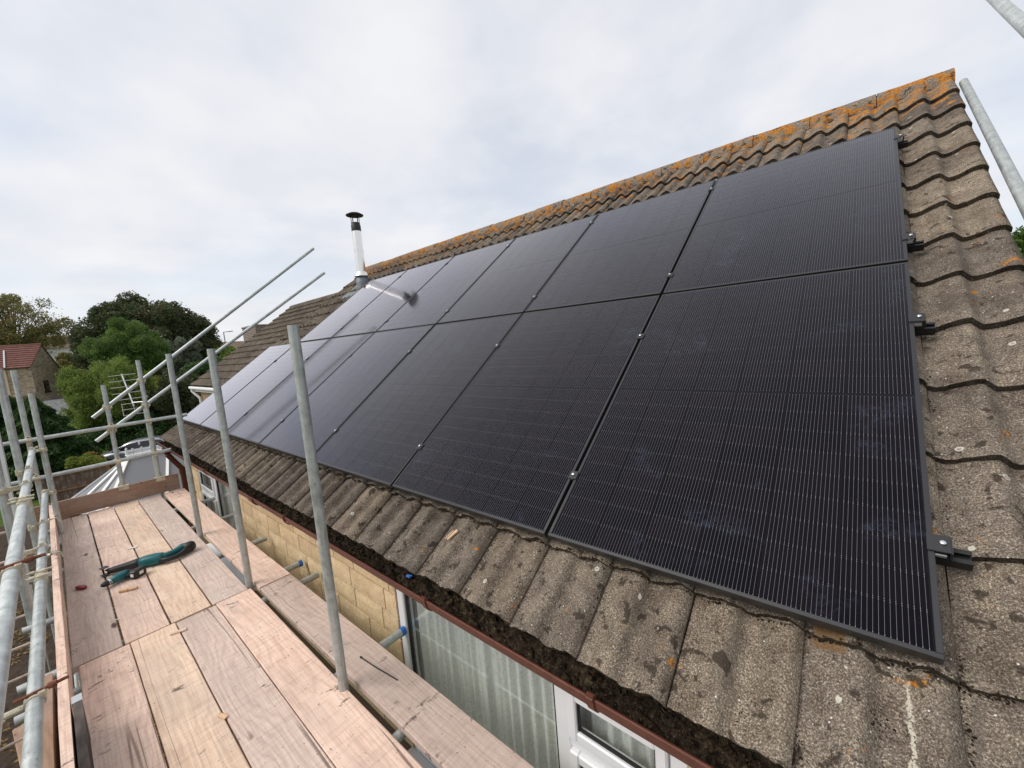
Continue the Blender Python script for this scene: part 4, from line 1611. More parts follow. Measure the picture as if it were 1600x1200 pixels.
Zv = (0, 0, 1)
r1d, r2d = r1b - r1a, r2b - r2a
coupler((-6.77, -1.385, 0), Zv, r1a, r1d, 'coupler joining the upper left rail end to the browner far corner upright')
coupler((-6.77, -1.385, 0), Zv, r2a, r2d, 'coupler joining the lower left rail end to the browner far corner upright')
coupler((-5.43, -1.505, 0), Zv, r1a, r1d, 'coupler on the upper left rail at the middle outer upright', True)
coupler((-5.43, -1.505, 0), Zv, r2a, r2d, 'coupler on the lower left rail at the middle outer upright')
coupler((-4.70, -1.572, 0), Zv, r1a, r1d, 'coupler on the upper left rail at the left edge upright')
coupler((-4.70, -1.572, 0), Zv, r2a, r2d, 'coupler on the lower left rail at the left edge upright', False)
gd1, gd2 = Vector((0, 2.58, .025)), Vector((0, 2.34, .045))
for (x, y, nm) in ((-7.5, -1.49, 'far outer corner upright'), (-7.52, -.795, 'shorter end upright'), (-7.52, -.425, 'taller end upright')):
    coupler((x, y, 0), Zv, (-7.45, -2.6, .09), gd1, 'rusty coupler fixing the upper end rail to the ' + nm, True)
    coupler((x, y, 0), Zv, (-7.45, -2.6, -.38), gd2, 'rusty coupler fixing the lower end rail to the ' + nm, True)
rk1, rk2 = Vector((0, 3.10, 2.445)), Vector((0, 3.25, 2.335))
for (y, nm) in ((-.795, 'shorter end upright'), (-.425, 'taller end upright')):
    coupler((-7.52, y, 0), Zv, (-7.58, -.94, .245), rk1, 'swivel coupler holding the upper sloping tube on the ' + nm)
    coupler((-7.52, y, 0), Zv, (-7.58, -.95, -.06), rk2, 'swivel coupler holding the lower sloping tube on the ' + nm)


def sleeve(p, d, label):
    d = Vector(d).normalized()
    root = empty('sleeve_coupler', p); tag(root, label, 'coupler', 'sleeve couplers on the left guard rails')
    m2 = MB(); m2.tube(-d * .075, d * .075, TR + .0055, 20); m2.build('sleeve', M['coupler'], root)
    side = d.cross(Vector((0, 0, 1))).normalized()
    m2 = MB()
    for t in (-.05, .05):
        m2.box(d * t + Vector((0, 0, TR + .010)) - side * .006, (.030, .03, .016), (d, side, Vector((0, 0, 1))), bev=.003)
    m2.build('lug', M['coupler'], root)
    for t in (-.05, .05):
        m2 = MB()
        c = d * t + Vector((0, 0, TR + .012))
        m2.tube(c - side * .05, c + side * .055, .006, 10); m2.tube(c + side * .022, c + side * .042, .0115, 6)
        m2.build('bolt', M['coupler'], root)


def on(a, b, x):
    return a.lerp(b, (x - a.x) / (b.x - a.x))


sleeve(on(r1a, r1b, -4.05), r1d, 'yellowish sleeve joining two lengths of the upper left rail')
sleeve(on(r2a, r2b, -4.02), r2d, 'yellowish sleeve joining two lengths of the lower left rail')
# loose band clips nearer the camera
for (ra, rbb, x, lab) in ((r1a, r1b, -2.72, 'zinc band clamp with rusty bolt on the near part of the upper left rail'), (r2a, r2b, -2.58, 'zinc band clamp with rusty bolt on the near part of the lower left rail')):
    d = (rbb - ra).normalized(); p = on(ra, rbb, x)
    root = empty('band_clamp', p); tag(root, lab, 'clamp', 'band clamps on the left guard rails')
    m2 = MB(); m2.tube(-d * .018, d * .018, TR + .006, 20); m2.build('band', M['coupler'], root)
    m2 = MB(); m2.box((0, TR * .9, TR * .9), (.03, .024, .024), bev=.004); m2.build('bolt_lug', M['coupler'], root)
    m2 = MB(); m2.box((0, -TR - .03, -.006), (.028, .06, .02), bev=.006)
    m2.box((0, -TR - .075, -.014), (.04, .05, .016), bev=.006)
    m2.build('jaw', M['coupler'], root)
    m2 = MB(); m2.tube((0, -.05, .030), (0, .095, .036), .0065, 10); m2.tube((0, .038, .034), (0, .062, .035), .0125, 6); m2.build('bolt', M['rusty'], root)

# boards
BTH = 0.038
ZB = -0.90


def board(x0, x1, y0, y1, ztop, mat, label, z1=None, bands=(True, True), group='scaffold boards of the platform', tilt=0.0):
    """lies along X from x0 (far) to x1 (near); y0/y1 = centre line offset at each end"""
    L = x1 - x0
    root = empty('scaffold_board', ((x0 + x1) / 2, (y0 + y1) / 2, ztop))
    root.rotation_euler = (0, 0, math.atan2(y1 - y0, L))
    tag(root, label, 'board', group)
    m2 = MB()
    r = random.Random(int(abs(x0 * 1000) + abs(y0 * 777)))
    nx = max(6, int(L / .25))
    W = 0.2215
    sec = [(-W / 2 + .004, 0), (-W / 2, -.004), (-W / 2, -BTH + .003), (-W / 2 + .003, -BTH), (W / 2 - .003, -BTH), (W / 2, -BTH + .003), (W / 2, -.004), (W / 2 - .004, 0)]
    rings = []
    for i in range(nx + 1):
        x = -L / 2 + L * i / nx
        cup = r.uniform(-.0008, .0008)
        rings.append([(x, y + r.uniform(-.0012, .0012), z + cup) for y, z in sec])
    m2.loft(rings, smooth=False)
    p = m2.build('plank', mat, root)
    for s, flag in ((-1, bands[0]), (1, bands[1])):
        if not flag: continue
        m3 = MB()
        m3.box((s * (L / 2 + .0005), 0, -BTH / 2), (.0012, W + .003, BTH + .002))
        m3.build('end_band', M['white_band'], root)
    return root


yn = [-1.268, -1.040, -.812, -.586]
nb = ['wood_pink', 'wood_tan', 'wood_grey', 'wood_pink']
nl = ['outermost pinkish near board with a round knot and black smear', 'second near board, tan with wavy long grain', 'third near board, greyer with swirling grain', 'near pinkish board beside the uprights and black scuffs']
for y, w, l in zip(yn, nb, nl):
    board(-3.64 + random.uniform(-.012, .012), 0.26, y + .006, y - .006, ZB, M[w], l, bands=(False, False))
yf = [-1.290, -1.058, -.826, -.595]
fbm = ['wood_grey', 'wood_pink', 'wood_tan', 'wood_grey']
fl = ['grey far board on the outer left side with a long crack', 'pinkish far board under the tools', 'warm tan far board under the saw handle', 'greyish far board beside the uprights']
for y, w, l in zip(yf, fbm, fl):
    board(-7.40, -3.668, y + .018, y, ZB - .003, M[w], l, bands=(False, False))
board(-7.36, -3.592, -.318, -.318, ZB + .004, M['wood_pink'], 'far inside board between the uprights and the block wall', bands=(False, False))
board(-3.575, 0.26, -.318, -.308, ZB + .003, M['wood_grey'], 'near inside board along the window with the black cable tie on it', bands=(False, False))


def toe(a, b, top, mat, label, band=None, th=.036, h=.215):
    a, b = Vector(a), Vector(b)
    root = empty('toe_board', (a + b) / 2); tag(root, label, 'toe board', 'toe boards round the platform')
    d = (b - a); L = d.length
    root.rotation_euler = (0, 0, math.atan2(d.y, d.x))
    m2 = MB()
    nx = max(4, int(L / .3)); r = random.Random(int(L * 991))
    rings = []
    for i in range(nx + 1):
        x = -L / 2 + L * i / nx
        j = lambda: r.uniform(-.0015, .0015)
        rings.append([(x, -th / 2 + j(), 0), (x, th / 2 + j(), j()), (x, th / 2 + j(), -h), (x, -th / 2 + j(), -h)])
    m2.loft(rings, smooth=False)
    me = m2.build('plank', mat, root)
    # texture grain lies along local X, width along local Z: rotate so width is Y
    if band:
        s = band
        m3 = MB(); m3.box((s * (L / 2 - .028), 0, -h / 2 + .0015), (.060, th + .004, h + .003)); m3.build('end_band', M['white_band'], root)
    return root


TZ = -0.685
toe((-7.36, -1.425, TZ), (-2.2, -1.418, TZ), TZ, M['wood_pink'], 'long pinkish toe board along the left side', None)
toe((-2.95, -1.378, TZ - .004), (0.2, -1.372, TZ - .004), TZ, M['wood_black'], 'blackened toe board with a galvanised end band at the bottom left', -1, th=.03)
toe((-3.40, -1.478, TZ - .06), (0.2, -1.478, TZ - .06), TZ, M['wood_brown'], 'brown board standing outside the left toe board', None)
toe((-7.445, -1.66, TZ), (-7.445, -.235, TZ), TZ, M['wood_brown'], 'brown toe board across the far end of the platform', None)
# toe board clips
for (y, nm) in ((-.795, 'shorter'), (-.425, 'taller')):
    m2 = MB(); m2.box((-7.445, y, TZ + .006), (.055, .115, .012), bev=.004); m2.box((-7.420, y, TZ - .02), (.006, .1, .05)); m2.tube((-7.50, y, TZ - .01), (-7.50, y, TZ + .03), .03, 16)
    o = m2.build('toe_board_clip', M['coupler']); tag(o, 'cream metal clip holding the end toe board to the %s end upright' % nm, 'clip', 'toe board clips')
for x, nm in ((-6.62, 'by the far corner upright'), (-5.35, 'midway along the left toe board')):
    m2 = MB()
    m2.tube((x, -1.46, TZ + .004), (x, -1.39, TZ + .006), .007, 10); m2.tube((x, -1.39, TZ + .006), (x + .02, -1.375, TZ - .05), .006, 10); m2.tube((x - .012, -1.49, TZ + .0), (x + .012, -1.44, TZ + .004), .016, 10)
    o = m2.build('toe_board_clip', M['coupler']); tag(o, 'hooked metal clip over the left toe board ' + nm, 'clip', 'toe board clips')

# ladder on the outer side
lad = empty('ladder', (-5.9, -1.86, GZ)); tag(lad, 'pale ladder with round rungs leaning outside the left rails', 'ladder')
la, lb = Vector((-5.55, 0, GZ)), Vector((-6.35, 0, 0.55))
for y in (-1.63, -2.03):
    m2 = MB(); m2.bar((la.x, y, la.z), (lb.x, y, lb.z), .03, .07, Vector((1, 0, 0.1)), bev=.004); child_at(lad, m2, 'stile', M['aerial'])
nrg = 22
for i in range(nrg):
    p = la.lerp(lb, (i + .7) / nrg)
    m2 = MB(); m2.tube((p.x, -2.03, p.z), (p.x, -1.63, p.z), .0125, 10); child_at(lad, m2, 'rung', M['wood_grey'])


# ------------------------------------------------------------------ tools and bits on the boards
def ell(c, d, w, h, n=14, up=Vector((0, 0, 1)), sq=0.75):
    d = d.normalized(); side = d.cross(up).normalized(); u2 = side.cross(d)
    out = []
    for i in range(n):
        a = 2 * math.pi * i / n
        ca, sa = math.cos(a), math.sin(a)
        ca = math.copysign(abs(ca) ** sq, ca); sa = math.copysign(abs(sa) ** sq, sa)
        out.append(c + side * ca * w + u2 * sa * h)
    return out


def sweep(pts, mat, name, parent, sq=0.75):
    """pts: list of (point, half width, half height)"""
    m2 = MB(); rings = []
    for i, (p, w, h) in enumerate(pts):
        a = pts[max(0, i - 1)][0]; b = pts[min(len(pts) - 1, i + 1)][0]
        rings.append(ell(Vector(p), Vector(b) - Vector(a), w * 1.16, h * 1.08, sq=sq))
    m2.loft(rings)
    return child_at(parent, m2, name, mat)


zb = ZB + .001
saw = empty('reciprocating_saw', (-4.86, -.92, zb)); tag(saw, 'teal and black reciprocating saw lying on the far boards', 'power saw')
S = lambda x, y, z: Vector((x, y, zb + z))
sweep([(S(-4.985, -1.145, .033), .022, .020), (S(-4.975, -1.11, .034), .027, .024), (S(-4.945, -1.03, .038), .031, .027), (S(-4.92, -.97, .041), .037, .034), (S(-4.895, -.935, .043), .040, .037)], M['toolblack'], 'gear_boot', saw)
sweep([(S(-4.90, -.945, .043), .041, .038), (S(-4.88, -.905, .045), .045, .043), (S(-4.85, -.855, .046), .046, .044), (S(-4.83, -.82, .046), .041, .040), (S(-4.815, -.80, .046), .032, .034)], M['teal'], 'motor_body', saw)
sweep([(S(-4.83, -.83, .052), .028, .030), (S(-4.82, -.785, .055), .021, .024), (S(-4.83, -.735, .056), .020, .023), (S(-4.855, -.69, .055), .024, .026), (S(-4.885, -.655, .05), .033, .034), (S(-4.89, -.63, .048), .03, .03)], M['teal'], 'grip', saw)
sweep([(S(-4.80, -.83, .036), .020, .022), (S(-4.765, -.775, .034), .015, .018), (S(-4.765, -.72, .034), .015, .018), (S(-4.80, -.665, .036), .020, .022), (S(-4.845, -.625, .04), .030, .032)], M['toolblack'], 'hand_guard', saw)
sweep([(S(-4.85, -.655, .045), .040, .036), (S(-4.87, -.615, .045), .044, .040), (S(-4.885, -.585, .045), .040, .036)], M['toolblack'], 'rear_cap', saw)
m2 = MB()
for t in (-.03, .03):
    m2.bar(S(-5.01 + t * .2, -1.17 + t * .1, .010), S(-5.00 + t * .2, -1.175 + t * .1, .07), .012, .004, Vector((0, 1, 0)))
m2.bar(S(-5.025, -1.172, .070), S(-4.975, -1.155, .070), .05, .004)
m2.bar(S(-5.025, -1.172, .008), S(-4.975, -1.155, .008), .05, .004)
m2.bar(S(-5.02, -1.15, .04), S(-4.975, -1.12, .04), .03, .012)
child_at(saw, m2, 'shoe', M['toolblack'])

drl = empty('cordless_drill', (-4.73, -1.10, zb)); tag(drl, 'small teal and black cordless drill with battery lying beside the saw', 'drill')
sweep([(S(-4.70, -1.205, .036), .010, .010), (S(-4.705, -1.192, .036), .019, .019), (S(-4.715, -1.168, .037), .023, .023), (S(-4.72, -1.155, .037), .024, .024)], M['toolblack'], 'chuck', drl, 1.0)
m2 = MB(); m2.tube(S(-4.715, -1.166, .037), S(-4.722, -1.150, .037), .0265, 18); child_at(drl, m2, 'collar_ring', M['bolt_steel'])
sweep([(S(-4.722, -1.150, .037), .026, .026), (S(-4.74, -1.11, .039), .029, .030), (S(-4.76, -1.07, .040), .030, .031), (S(-4.775, -1.04, .040), .024, .026)], M['teal'], 'motor_body', drl)
sweep([(S(-4.752, -1.085, .030), .022, .022), (S(-4.742, -1.05, .028), .018, .019), (S(-4.732, -1.02, .027), .018, .019), (S(-4.722, -.995, .028), .022, .022)], M['toolblack'], 'grip', drl)
dd = (S(-4.690, -.975, 0) - S(-4.735, -1.01, 0)).normalized(); ds = dd.cross(Vector((0, 0, 1)))
bat = MB(); bat.box(S(-4.712, -.985, .036), (.060, .105, .066), (dd, ds, Vector((0, 0, 1))), bev=.010)
bt_o = child_at(drl, bat, 'battery', M['toolblack'])
m2 = MB(); m2.box(S(-4.712, -.985, .036) + dd * .0306, (.001, .034, .026), (dd, ds, Vector((0, 0, 1)))); m2.box(S(-4.712, -.985, .036) + ds * .0531, (.026, .001, .026), (dd, ds, Vector((0, 0, 1))))
child_at(bt_o, m2, 'sticker', M['label'])
m2 = MB(); m2.tube(S(-4.70, -1.205, .036), S(-4.625, -1.262, .018), .0028, 8); child_at(drl, m2, 'drill_bit', M['bolt_steel'])

red = empty('folding_knife', (-4.90, -1.31, zb)); tag(red, 'small dark red folded knife left of the drill', 'knife')
sweep([(S(-4.945, -1.335, .010), .008, .007), (S(-4.925, -1.325, .012), .017, .011), (S(-4.89, -1.305, .012), .019, .012), (S(-4.868, -1.292, .011), .015, .010), (S(-4.858, -1.287, .009), .007, .006)], M['redplastic'], 'handle_shell', red)


def chip(x, y, L, W, T, ang, mat, label, name='wood_offcut'):
    m2 = MB(); a = math.radians(ang)
    d = Vector((math.cos(a), math.sin(a), 0)); s = Vector((-d.y, d.x, 0))
    m2.box((0, 0, T / 2), (L, W, T), (d, s, Vector((0, 0, 1))), bev=min(.003, T * .3))
    o = m2.build(name, mat); o.location = (x, y, zb)
    return tag(o, label, 'offcut' if 'wood' in name else 'scrap')


chip(-4.50, -1.07, .115, .030, .018, 60, M['whitewood'], 'pale wood wedge in front of the drill battery')
chip(-3.50, -.93, .085, .026, .010, 70, M['wood_tan'], 'pale splinter of wood at the end of the second near board')
chip(-2.50, -.93, .055, .02, .008, 20, M['whitewood'], 'small pale wood chip lying over the gap between near boards')
chip(-5.49, -.94, .075, .024, .006, 60, M['label'], 'small scrap of white paper on the far boards', 'paper_scrap')
chip(-4.06, -1.17, .03, .006, .004, 60, M['label'], 'tiny white sliver on the grey far board', 'plastic_sliver')
# cable tie on the inside board
m2 = MB()
pts = [Vector((-2.275, -.325, zb + .004 + BTH * 0)), Vector((-2.20, -.322, zb + .010)), Vector((-2.12, -.312, zb + .006)), Vector((-2.05, -.303, zb + .008)), Vector((-1.965, -.292, zb + .006))]
for a, b in zip(pts[:-1], pts[1:]): m2.tube(a, b, .0032, 8)
m2.box(pts[0], (.016, .010, .010), bev=.002)
tag(m2.build('cable_tie', M['toolblack']), 'black cable tie lying on the near inside board', 'cable tie')
# bits on the roof
m2 = MB(); m2.bar(roofpt(-1.695, -.15, D_T + .058), roofpt(-1.668, -.09, D_T + .058), .014, .007, NV, bev=.002); m2.bar(roofpt(-1.712, -.15, D_T + .056), roofpt(-1.69, -.10, D_T + .056), .005, .006, NV)
tag(m2.build('wood_offcut', M['whitewood']), 'pale wood splinter lying on the eaves tiles', 'offcut')
m2 = MB(); m2.box((-1.885, -.205, GZL + .012), (.03, .014, .010), bev=.003); m2.tube((-1.90, -.205, GZL + .015), (-1.86, -.20, GZL + .022), .004, 8)
tag(m2.build('plastic_plug', M['bluecap']), 'small blue plastic plug lying in the mossy gutter', 'plug')

# ------------------------------------------------------------------ foliage
def leaf_cloud(blobs, n, size, rng, droop=0.0, flat=0.0, aspect=2.0, scat=.10):
    """quads scattered in the outer part of ellipsoid blobs (cx,cy,cz,rx,ry,rz)"""
    B = np.array(blobs)
    vol = (B[:, 3] * B[:, 4] * B[:, 5]) ** (2 / 3)
    idx = rng.choice(len(B), n, p=vol / vol.sum())
    d = rng.normal(size=(n, 3)); d /= np.linalg.norm(d, axis=1)[:, None]
    rad = rng.uniform(0.35, 1.0, n) ** 0.45
    c = B[idx, :3] + d * B[idx, 3:6] * rad[:, None] * rng.normal(1, scat, (n, 1))
    ax = rng.normal(size=(n, 3)); ax[:, 2] -= droop
    ax /= np.linalg.norm(ax, axis=1)[:, None]
    nrm = rng.normal(size=(n, 3)) * (1 - flat) + np.array([0, 0, 1]) * flat * 2 + d * .6
    e = np.cross(ax, nrm); e /= np.linalg.norm(e, axis=1)[:, None] + 1e-9
    s = size * rng.uniform(.6, 1.4, n)[:, None]
    q = np.stack([c - ax * s, c + e * s / aspect - ax * s * .1, c + ax * s, c - e * s / aspect - ax * s * .1], 1).reshape(-1, 3)
    return q


def crown_blobs(c, r, n, rng, lo=-0.35, sub=0.36, squash=1.0, dome=False):
    kk = .88 if dome else .72
    out = [(c[0], c[1], c[2], r[0] * kk, r[1] * kk, r[2] * kk)]
    for _ in range(n):
        d = rng.normal(size=3); d /= np.linalg.norm(d)
        d[2] = max(d[2], lo)
        k = rng.uniform(.84, .96) if dome else rng.uniform(.62, .92)
        s = rng.uniform(sub * .65, sub * 1.2)
        out.append((c[0] + d[0] * r[0] * k, c[1] + d[1] * r[1] * k, c[2] + d[2] * r[2] * k, r[0] * s, r[1] * s, r[2] * s * squash))
    return out


def tree(name, label, cat, centre, r, nleaf, size, mat, seed, nblob=26, group=None, droop=0.2, base_z=None, trunk_r=.25, sub=.36, flat=0.0, aspect=2.0, lo=-.35, limbs=7, dome=False, scat=.10):
    rng = np.random.default_rng(seed)
    c = Vector(centre)
    gz_ = ground_z(c.x, c.y) if base_z is None else base_z
    root = empty(name, (c.x, c.y, gz_)); tag(root, label, cat, group)
    r = tuple(0.80 * q for q in r)
    bl = crown_blobs(c, r, nblob, rng, lo, sub, dome=dome)
    q = leaf_cloud(bl, nleaf, size, rng, droop, flat, aspect, scat) - np.array([c.x, c.y, gz_])
    o = link('crown', mesh_np('crown', q, np.arange(len(q)).reshape(-1, 4), M[mat]), root)
    m2 = MB()
    top = Vector((c.x, c.y, c.z + r[2] * .3))
    m2.tube((c.x, c.y, gz_ - .3), (c.x + .1, c.y, c.z - r[2] * .3), trunk_r, 10, trunk_r * .6)
    m2.tube((c.x + .1, c.y, c.z - r[2] * .3), top, trunk_r * .6, 8, trunk_r * .15)
    for k in range(limbs):
        b = bl[1 + k % (len(bl) - 1)]
        st = Vector((c.x + .08, c.y, c.z - r[2] * rng.uniform(.1, .7)))
        m2.tube(st, b[:3], trunk_r * .28, 6, trunk_r * .07)
    child_at(root, m2, 'trunk', M['bark'])
    return root


GT = 'trees and shrubs beyond the scaffold'
p = at(238, 545, 55)
tree('tree', 'big dark round evergreen tree behind the pine', 'tree', p, (8.9, 8.9, 8.4), 90000, .17, 'leaf_dark', 1, 150, GT, trunk_r=.5, sub=.17, lo=-.25, dome=True)
p = at(207, 552, 40)
tree('pine_tree', 'mid green bushy pine in front of the dark round tree', 'tree', p, (4.1, 4.3, 4.3), 60000, .135, 'leaf_pine', 2, 80, GT, droop=-.6, aspect=5, sub=.19, scat=.13)
p = at(176, 630, 29)
tree('willow_tree', 'lime green feathery tree behind the far uprights', 'tree', p, (3.25, 3.5, 4.5), 80000, .088, 'leaf_lime', 3, 130, GT, droop=1.2, aspect=3.6, sub=.17, lo=-.7, scat=.17)
p = at(18, 518, 72)
tree('tree', 'russet and green tree behind the stone cottage roof', 'tree', p, (10.2, 10.2, 9.0), 30000, .165, 'leaf_brown', 4, 120, GT, trunk_r=.45, sub=.13, limbs=60, scat=.16)
p = at(103, 588, 60)
tree('tree', 'low olive brown tree between the cottage gable and the pine', 'tree', p, (3.0, 3.6, 3.6), 24000, .15, 'leaf_brown', 14, 40, GT, sub=.28)
p = at(250, 628, 33)
tree('shrub', 'yellow green shrub with red tints behind the aerial', 'shrub', p, (3.0, 3.2, 3.1), 40000, .09, 'leaf_yellow', 5, 46, GT, sub=.28)
p = at(214, 640, 30.5)
tree('shrub', 'low yellow green shrub above the silver car', 'shrub', p, (2.4, 2.6, 2.2), 30000, .08, 'leaf_yellow', 15, 36, GT, sub=.28)
p = at(232, 672, 29.5)
tree('shrub', 'dark green hedge shrub just behind the silver car', 'shrub', p, (3.4, 3.6, 1.9), 36000, .085, 'leaf_hedge', 19, 40, GT, sub=.3)
p = at(288, 640, 31)
tree('shrub', 'dark green shrub left of the next house gutter', 'shrub', p, (2.6, 2.8, 3.5), 36000, .085, 'leaf_dark', 6, 40, GT, sub=.28)
p = at(288, 566, 46)
tree('cedar_tree', 'blue grey cedar beside the dark round tree', 'tree', p, (2.4, 2.6, 3.9), 12000, .22, 'leaf_grey', 7, 40, GT, droop=.9, aspect=4, sub=.26)
p = at(356, 562, 42)
tree('shrub', 'bright green garden shrub under the distant street lamp', 'shrub', p, (2.2, 2.4, 1.6), 9000, .16, 'leaf_lime', 8, 26, GT)
p = at(1610, 398, 15)
tree('tree', 'green tree just showing past the right verge', 'tree', p, (1.5, 1.5, 1.2), 8000, .09, 'leaf_pine', 9, 26, GT)
p = at(330, 592, 36)
tree('shrub', 'dark shrub behind the next house gutter corner', 'shrub', p, (2.6, 2.8, 2.4), 12000, .15, 'leaf_hedge', 10, 30, GT)

# conifer hedge: three cones side by side with drooping sprays
def conifer(centre_px, d, top_px, rad, seed, label):
    rng = np.random.default_rng(seed)
    b = at(*centre_px, d); t = at(*top_px, d)
    gz_ = ground_z(b.x, b.y)
    Ht = t.z - gz_
    root = empty('conifer', (b.x, b.y, gz_)); tag(root, label, 'conifer', 'conifers of the dark hedge')
    n = 42000
    h = rng.uniform(0, 1, n) ** 1.15
    R = rad * (1 - h ** 2.2) * (1 + .10 * np.sin(h * 46))
    a = rng.uniform(0, 2 * np.pi, n)
    lump = 1 + .13 * np.sin(a * 5 + h * 17) + .09 * np.sin(a * 11 - h * 31)
    rr = R * lump * (rng.uniform(.45, 1, n) ** .3)
    c = np.stack([rr * np.cos(a), rr * np.sin(a), h * Ht], 1)
    ax = np.stack([np.cos(a), np.sin(a), -.55 + rng.normal(0, .3, n)], 1) + rng.normal(0, .35, (n, 3))
    ax /= np.linalg.norm(ax, axis=1)[:, None]
    e = np.cross(ax, rng.normal(size=(n, 3)) * .6 + np.array([0, 0, 1])); e /= np.linalg.norm(e, axis=1)[:, None]
    s = .105 * rng.uniform(.6, 1.5, n)[:, None]
    q = np.stack([c - ax * s, c + e * s * .33, c + ax * s, c - e * s * .33], 1).reshape(-1, 3)
    link('crown', mesh_np('crown', q, np.arange(len(q)).reshape(-1, 4), M['leaf_hedge']), root)
    m2 = MB(); m2.tube((0, 0, -.3), (0, 0, Ht * .9), .16, 8, .03); m2.build('trunk', M['bark'], root)


conifer((66, 700), 21.5, (44, 618), 1.7, 31, 'dark conifer nearest the fence, right end of the hedge')
conifer((12, 700), 22, (0, 602), 1.8, 32, 'dark conifer in the middle of the hedge behind the uprights')
conifer((-55, 700), 22, (-58, 600), 1.9, 33, 'dark conifer at the left end of the hedge')

# low shrubs in front of the fence, right of the hedge
p = at(118, 712, 22.5)
tree('shrub', 'dark clipped conifer shrub behind the fence', 'shrub', p, (1.0, 1.2, 1.1), 20000, .065, 'leaf_hedge', 16, 22, GT, droop=.6, aspect=3)
p = at(136, 720, 20.5)
tree('shrub', 'low golden shrub topping the fence', 'shrub', p, (.85, .9, .45), 9000, .05, 'leaf_yellow', 17, 16, GT)

# ------------------------------------------------------------------ timber fence
fa, fbp = at(66, 772, 17.6), at(205, 722, 19.6)
fd = (fbp - fa); fd.z = 0; FL = fd.length; fd.normalize(); fnrm = Vector((-fd.y, fd.x, 0))
fence = empty('timber_fence', ((fa.x + fbp.x) / 2, (fa.y + fbp.y) / 2, GZ)); tag(fence, 'weathered dark timber fence with brown posts in front of the hedge', 'fence')
nbd = int(FL / .15)
FT = -3.52
for i in range(nbd):
    p = Vector((fa.x, fa.y, 0)) + fd * (i * .15 + .07)
    m2 = MB(); z1 = FT - .06 + random.uniform(-.012, .012)
    off = fnrm * (.012 if i % 2 else -.006)
    m2.box(Vector((p.x, p.y, (GZ + z1) / 2)) + off, (.142, .018, z1 - GZ), (fd, fnrm, Vector((0, 0, 1))))
    child_at(fence, m2, 'fence_board', M['fence'])
for t in np.arange(0.3, FL, 1.83):
    p = Vector((fa.x, fa.y, 0)) + fd * float(t)
    m2 = MB(); m2.box(Vector((p.x, p.y, (GZ + FT + .1) / 2)) + (CC_side := (Vector((CC[0], CC[1], 0)) - Vector((p.x, p.y, 0))).normalized()) * .06, (.11, .10, FT + .1 - GZ), (fd, fnrm, Vector((0, 0, 1))), bev=.008)
    child_at(fence, m2, 'post', M['fencepost'])
for z in (FT - .05, FT - .75, FT - 1.45):
    m2 = MB(); a = Vector((fa.x, fa.y, z)); b = a + fd * FL
    s = fnrm if (Vector((CC[0], CC[1], 0)) - a).dot(fnrm) > 0 else -fnrm
    m2.bar(a + s * .045, b + s * .045, .04, .06); child_at(fence, m2, 'rail', M['fencepost'])

# ------------------------------------------------------------------ garden below the scaffold
m2 = MB(); m2.box((-10.0, -7.3, GZ + .05), (34.0, 14.4, .1)); tag(m2.build('patio', M['soil']), kind='structure')
rng = np.random.default_rng(8)
n = 9000
c = np.stack([rng.uniform(-20, -3.5, n), rng.uniform(-5.5, -0.6, n), np.full(n, GZ + .12) + rng.uniform(0, .03, n)], 1)
clump = np.sin(c[:, 0] * 2.1) + np.sin(c[:, 1] * 3.3 + c[:, 0]) > 0.1
c = c[clump]; n = len(c)
ax = rng.normal(size=(n, 3)); ax[:, 2] *= .25; ax /= np.linalg.norm(ax, axis=1)[:, None]
e = np.cross(ax, rng.normal(size=(n, 3)) * .3 + np.array([0, 0, 1])); e /= np.linalg.norm(e, axis=1)[:, None]
s = rng.uniform(.02, .05, n)[:, None]
q = np.stack([c - ax * s, c + e * s * .6, c + ax * s, c - e * s * .6], 1).reshape(-1, 3)
o = link('fallen_leaves', mesh_np('fallen_leaves', q, np.arange(len(q)).reshape(-1, 4), M['leaf_litter'])); tag(o, 'yellow fallen leaves scattered on the dark soil below the scaffold', 'leaves', kind='stuff')
# sleeper edged beds
for i, (x, y, L, rz) in enumerate(((-7.2, -1.9, 3.2, .05), (-9.6, -2.2, 2.4, .1), (-11.6, -1.7, 2.6, -.06))):
    root = empty('timber_sleeper', (x, y, GZ + .1)); root.rotation_euler = (0, 0, rz)
    m3 = MB(); m3.box((0, 0, .12), (L, .22, .24), bev=.015); m3.build('beam', M['wood_brown'], root)
    tag(root, 'brown timber sleeper edging the bed below the scaffold, ' + ('nearest', 'middle', 'farthest')[i], 'sleeper', 'timber sleepers in the garden')

# ------------------------------------------------------------------ neighbouring house
ND = -1.2
NX0, NX1 = -18.45, -11.2
NSE, NSR = 1.74, 6.50
def npt(u, s, d=0): return roofpt(u, s, ND + d)
ne, nrp = npt(0, NSE), npt(0, NSR)
nh = empty('house', ((NX0 + NX1) / 2, nrp.y, GZ)); tag(nh, 'next house beyond with a brown tiled roof and white gutter', 'house')
m2 = MB(); m2.add([(NX0, ne.y, ne.z - .03), (NX1, ne.y, ne.z - .03), (NX1, nrp.y, nrp.z - .03), (NX0, nrp.y, nrp.z - .03), (NX1, 2 * nrp.y - ne.y, ne.z - .03), (NX0, 2 * nrp.y - ne.y, ne.z - .03)], [(0, 1, 2, 3), (3, 2, 4, 5)])
nroof = child_at(nh, m2, 'roof', M['underlay'])
NG = (NSR - NSE) / 14
NXN = int((NX1 - NX0) / .302 * 12)
xs = np.linspace(NX0, NX1, NXN + 1)
hw = np.array([wave(((x - NX0) / .302) % 1.0) for x in xs]) * .024
V, Fq = [], []
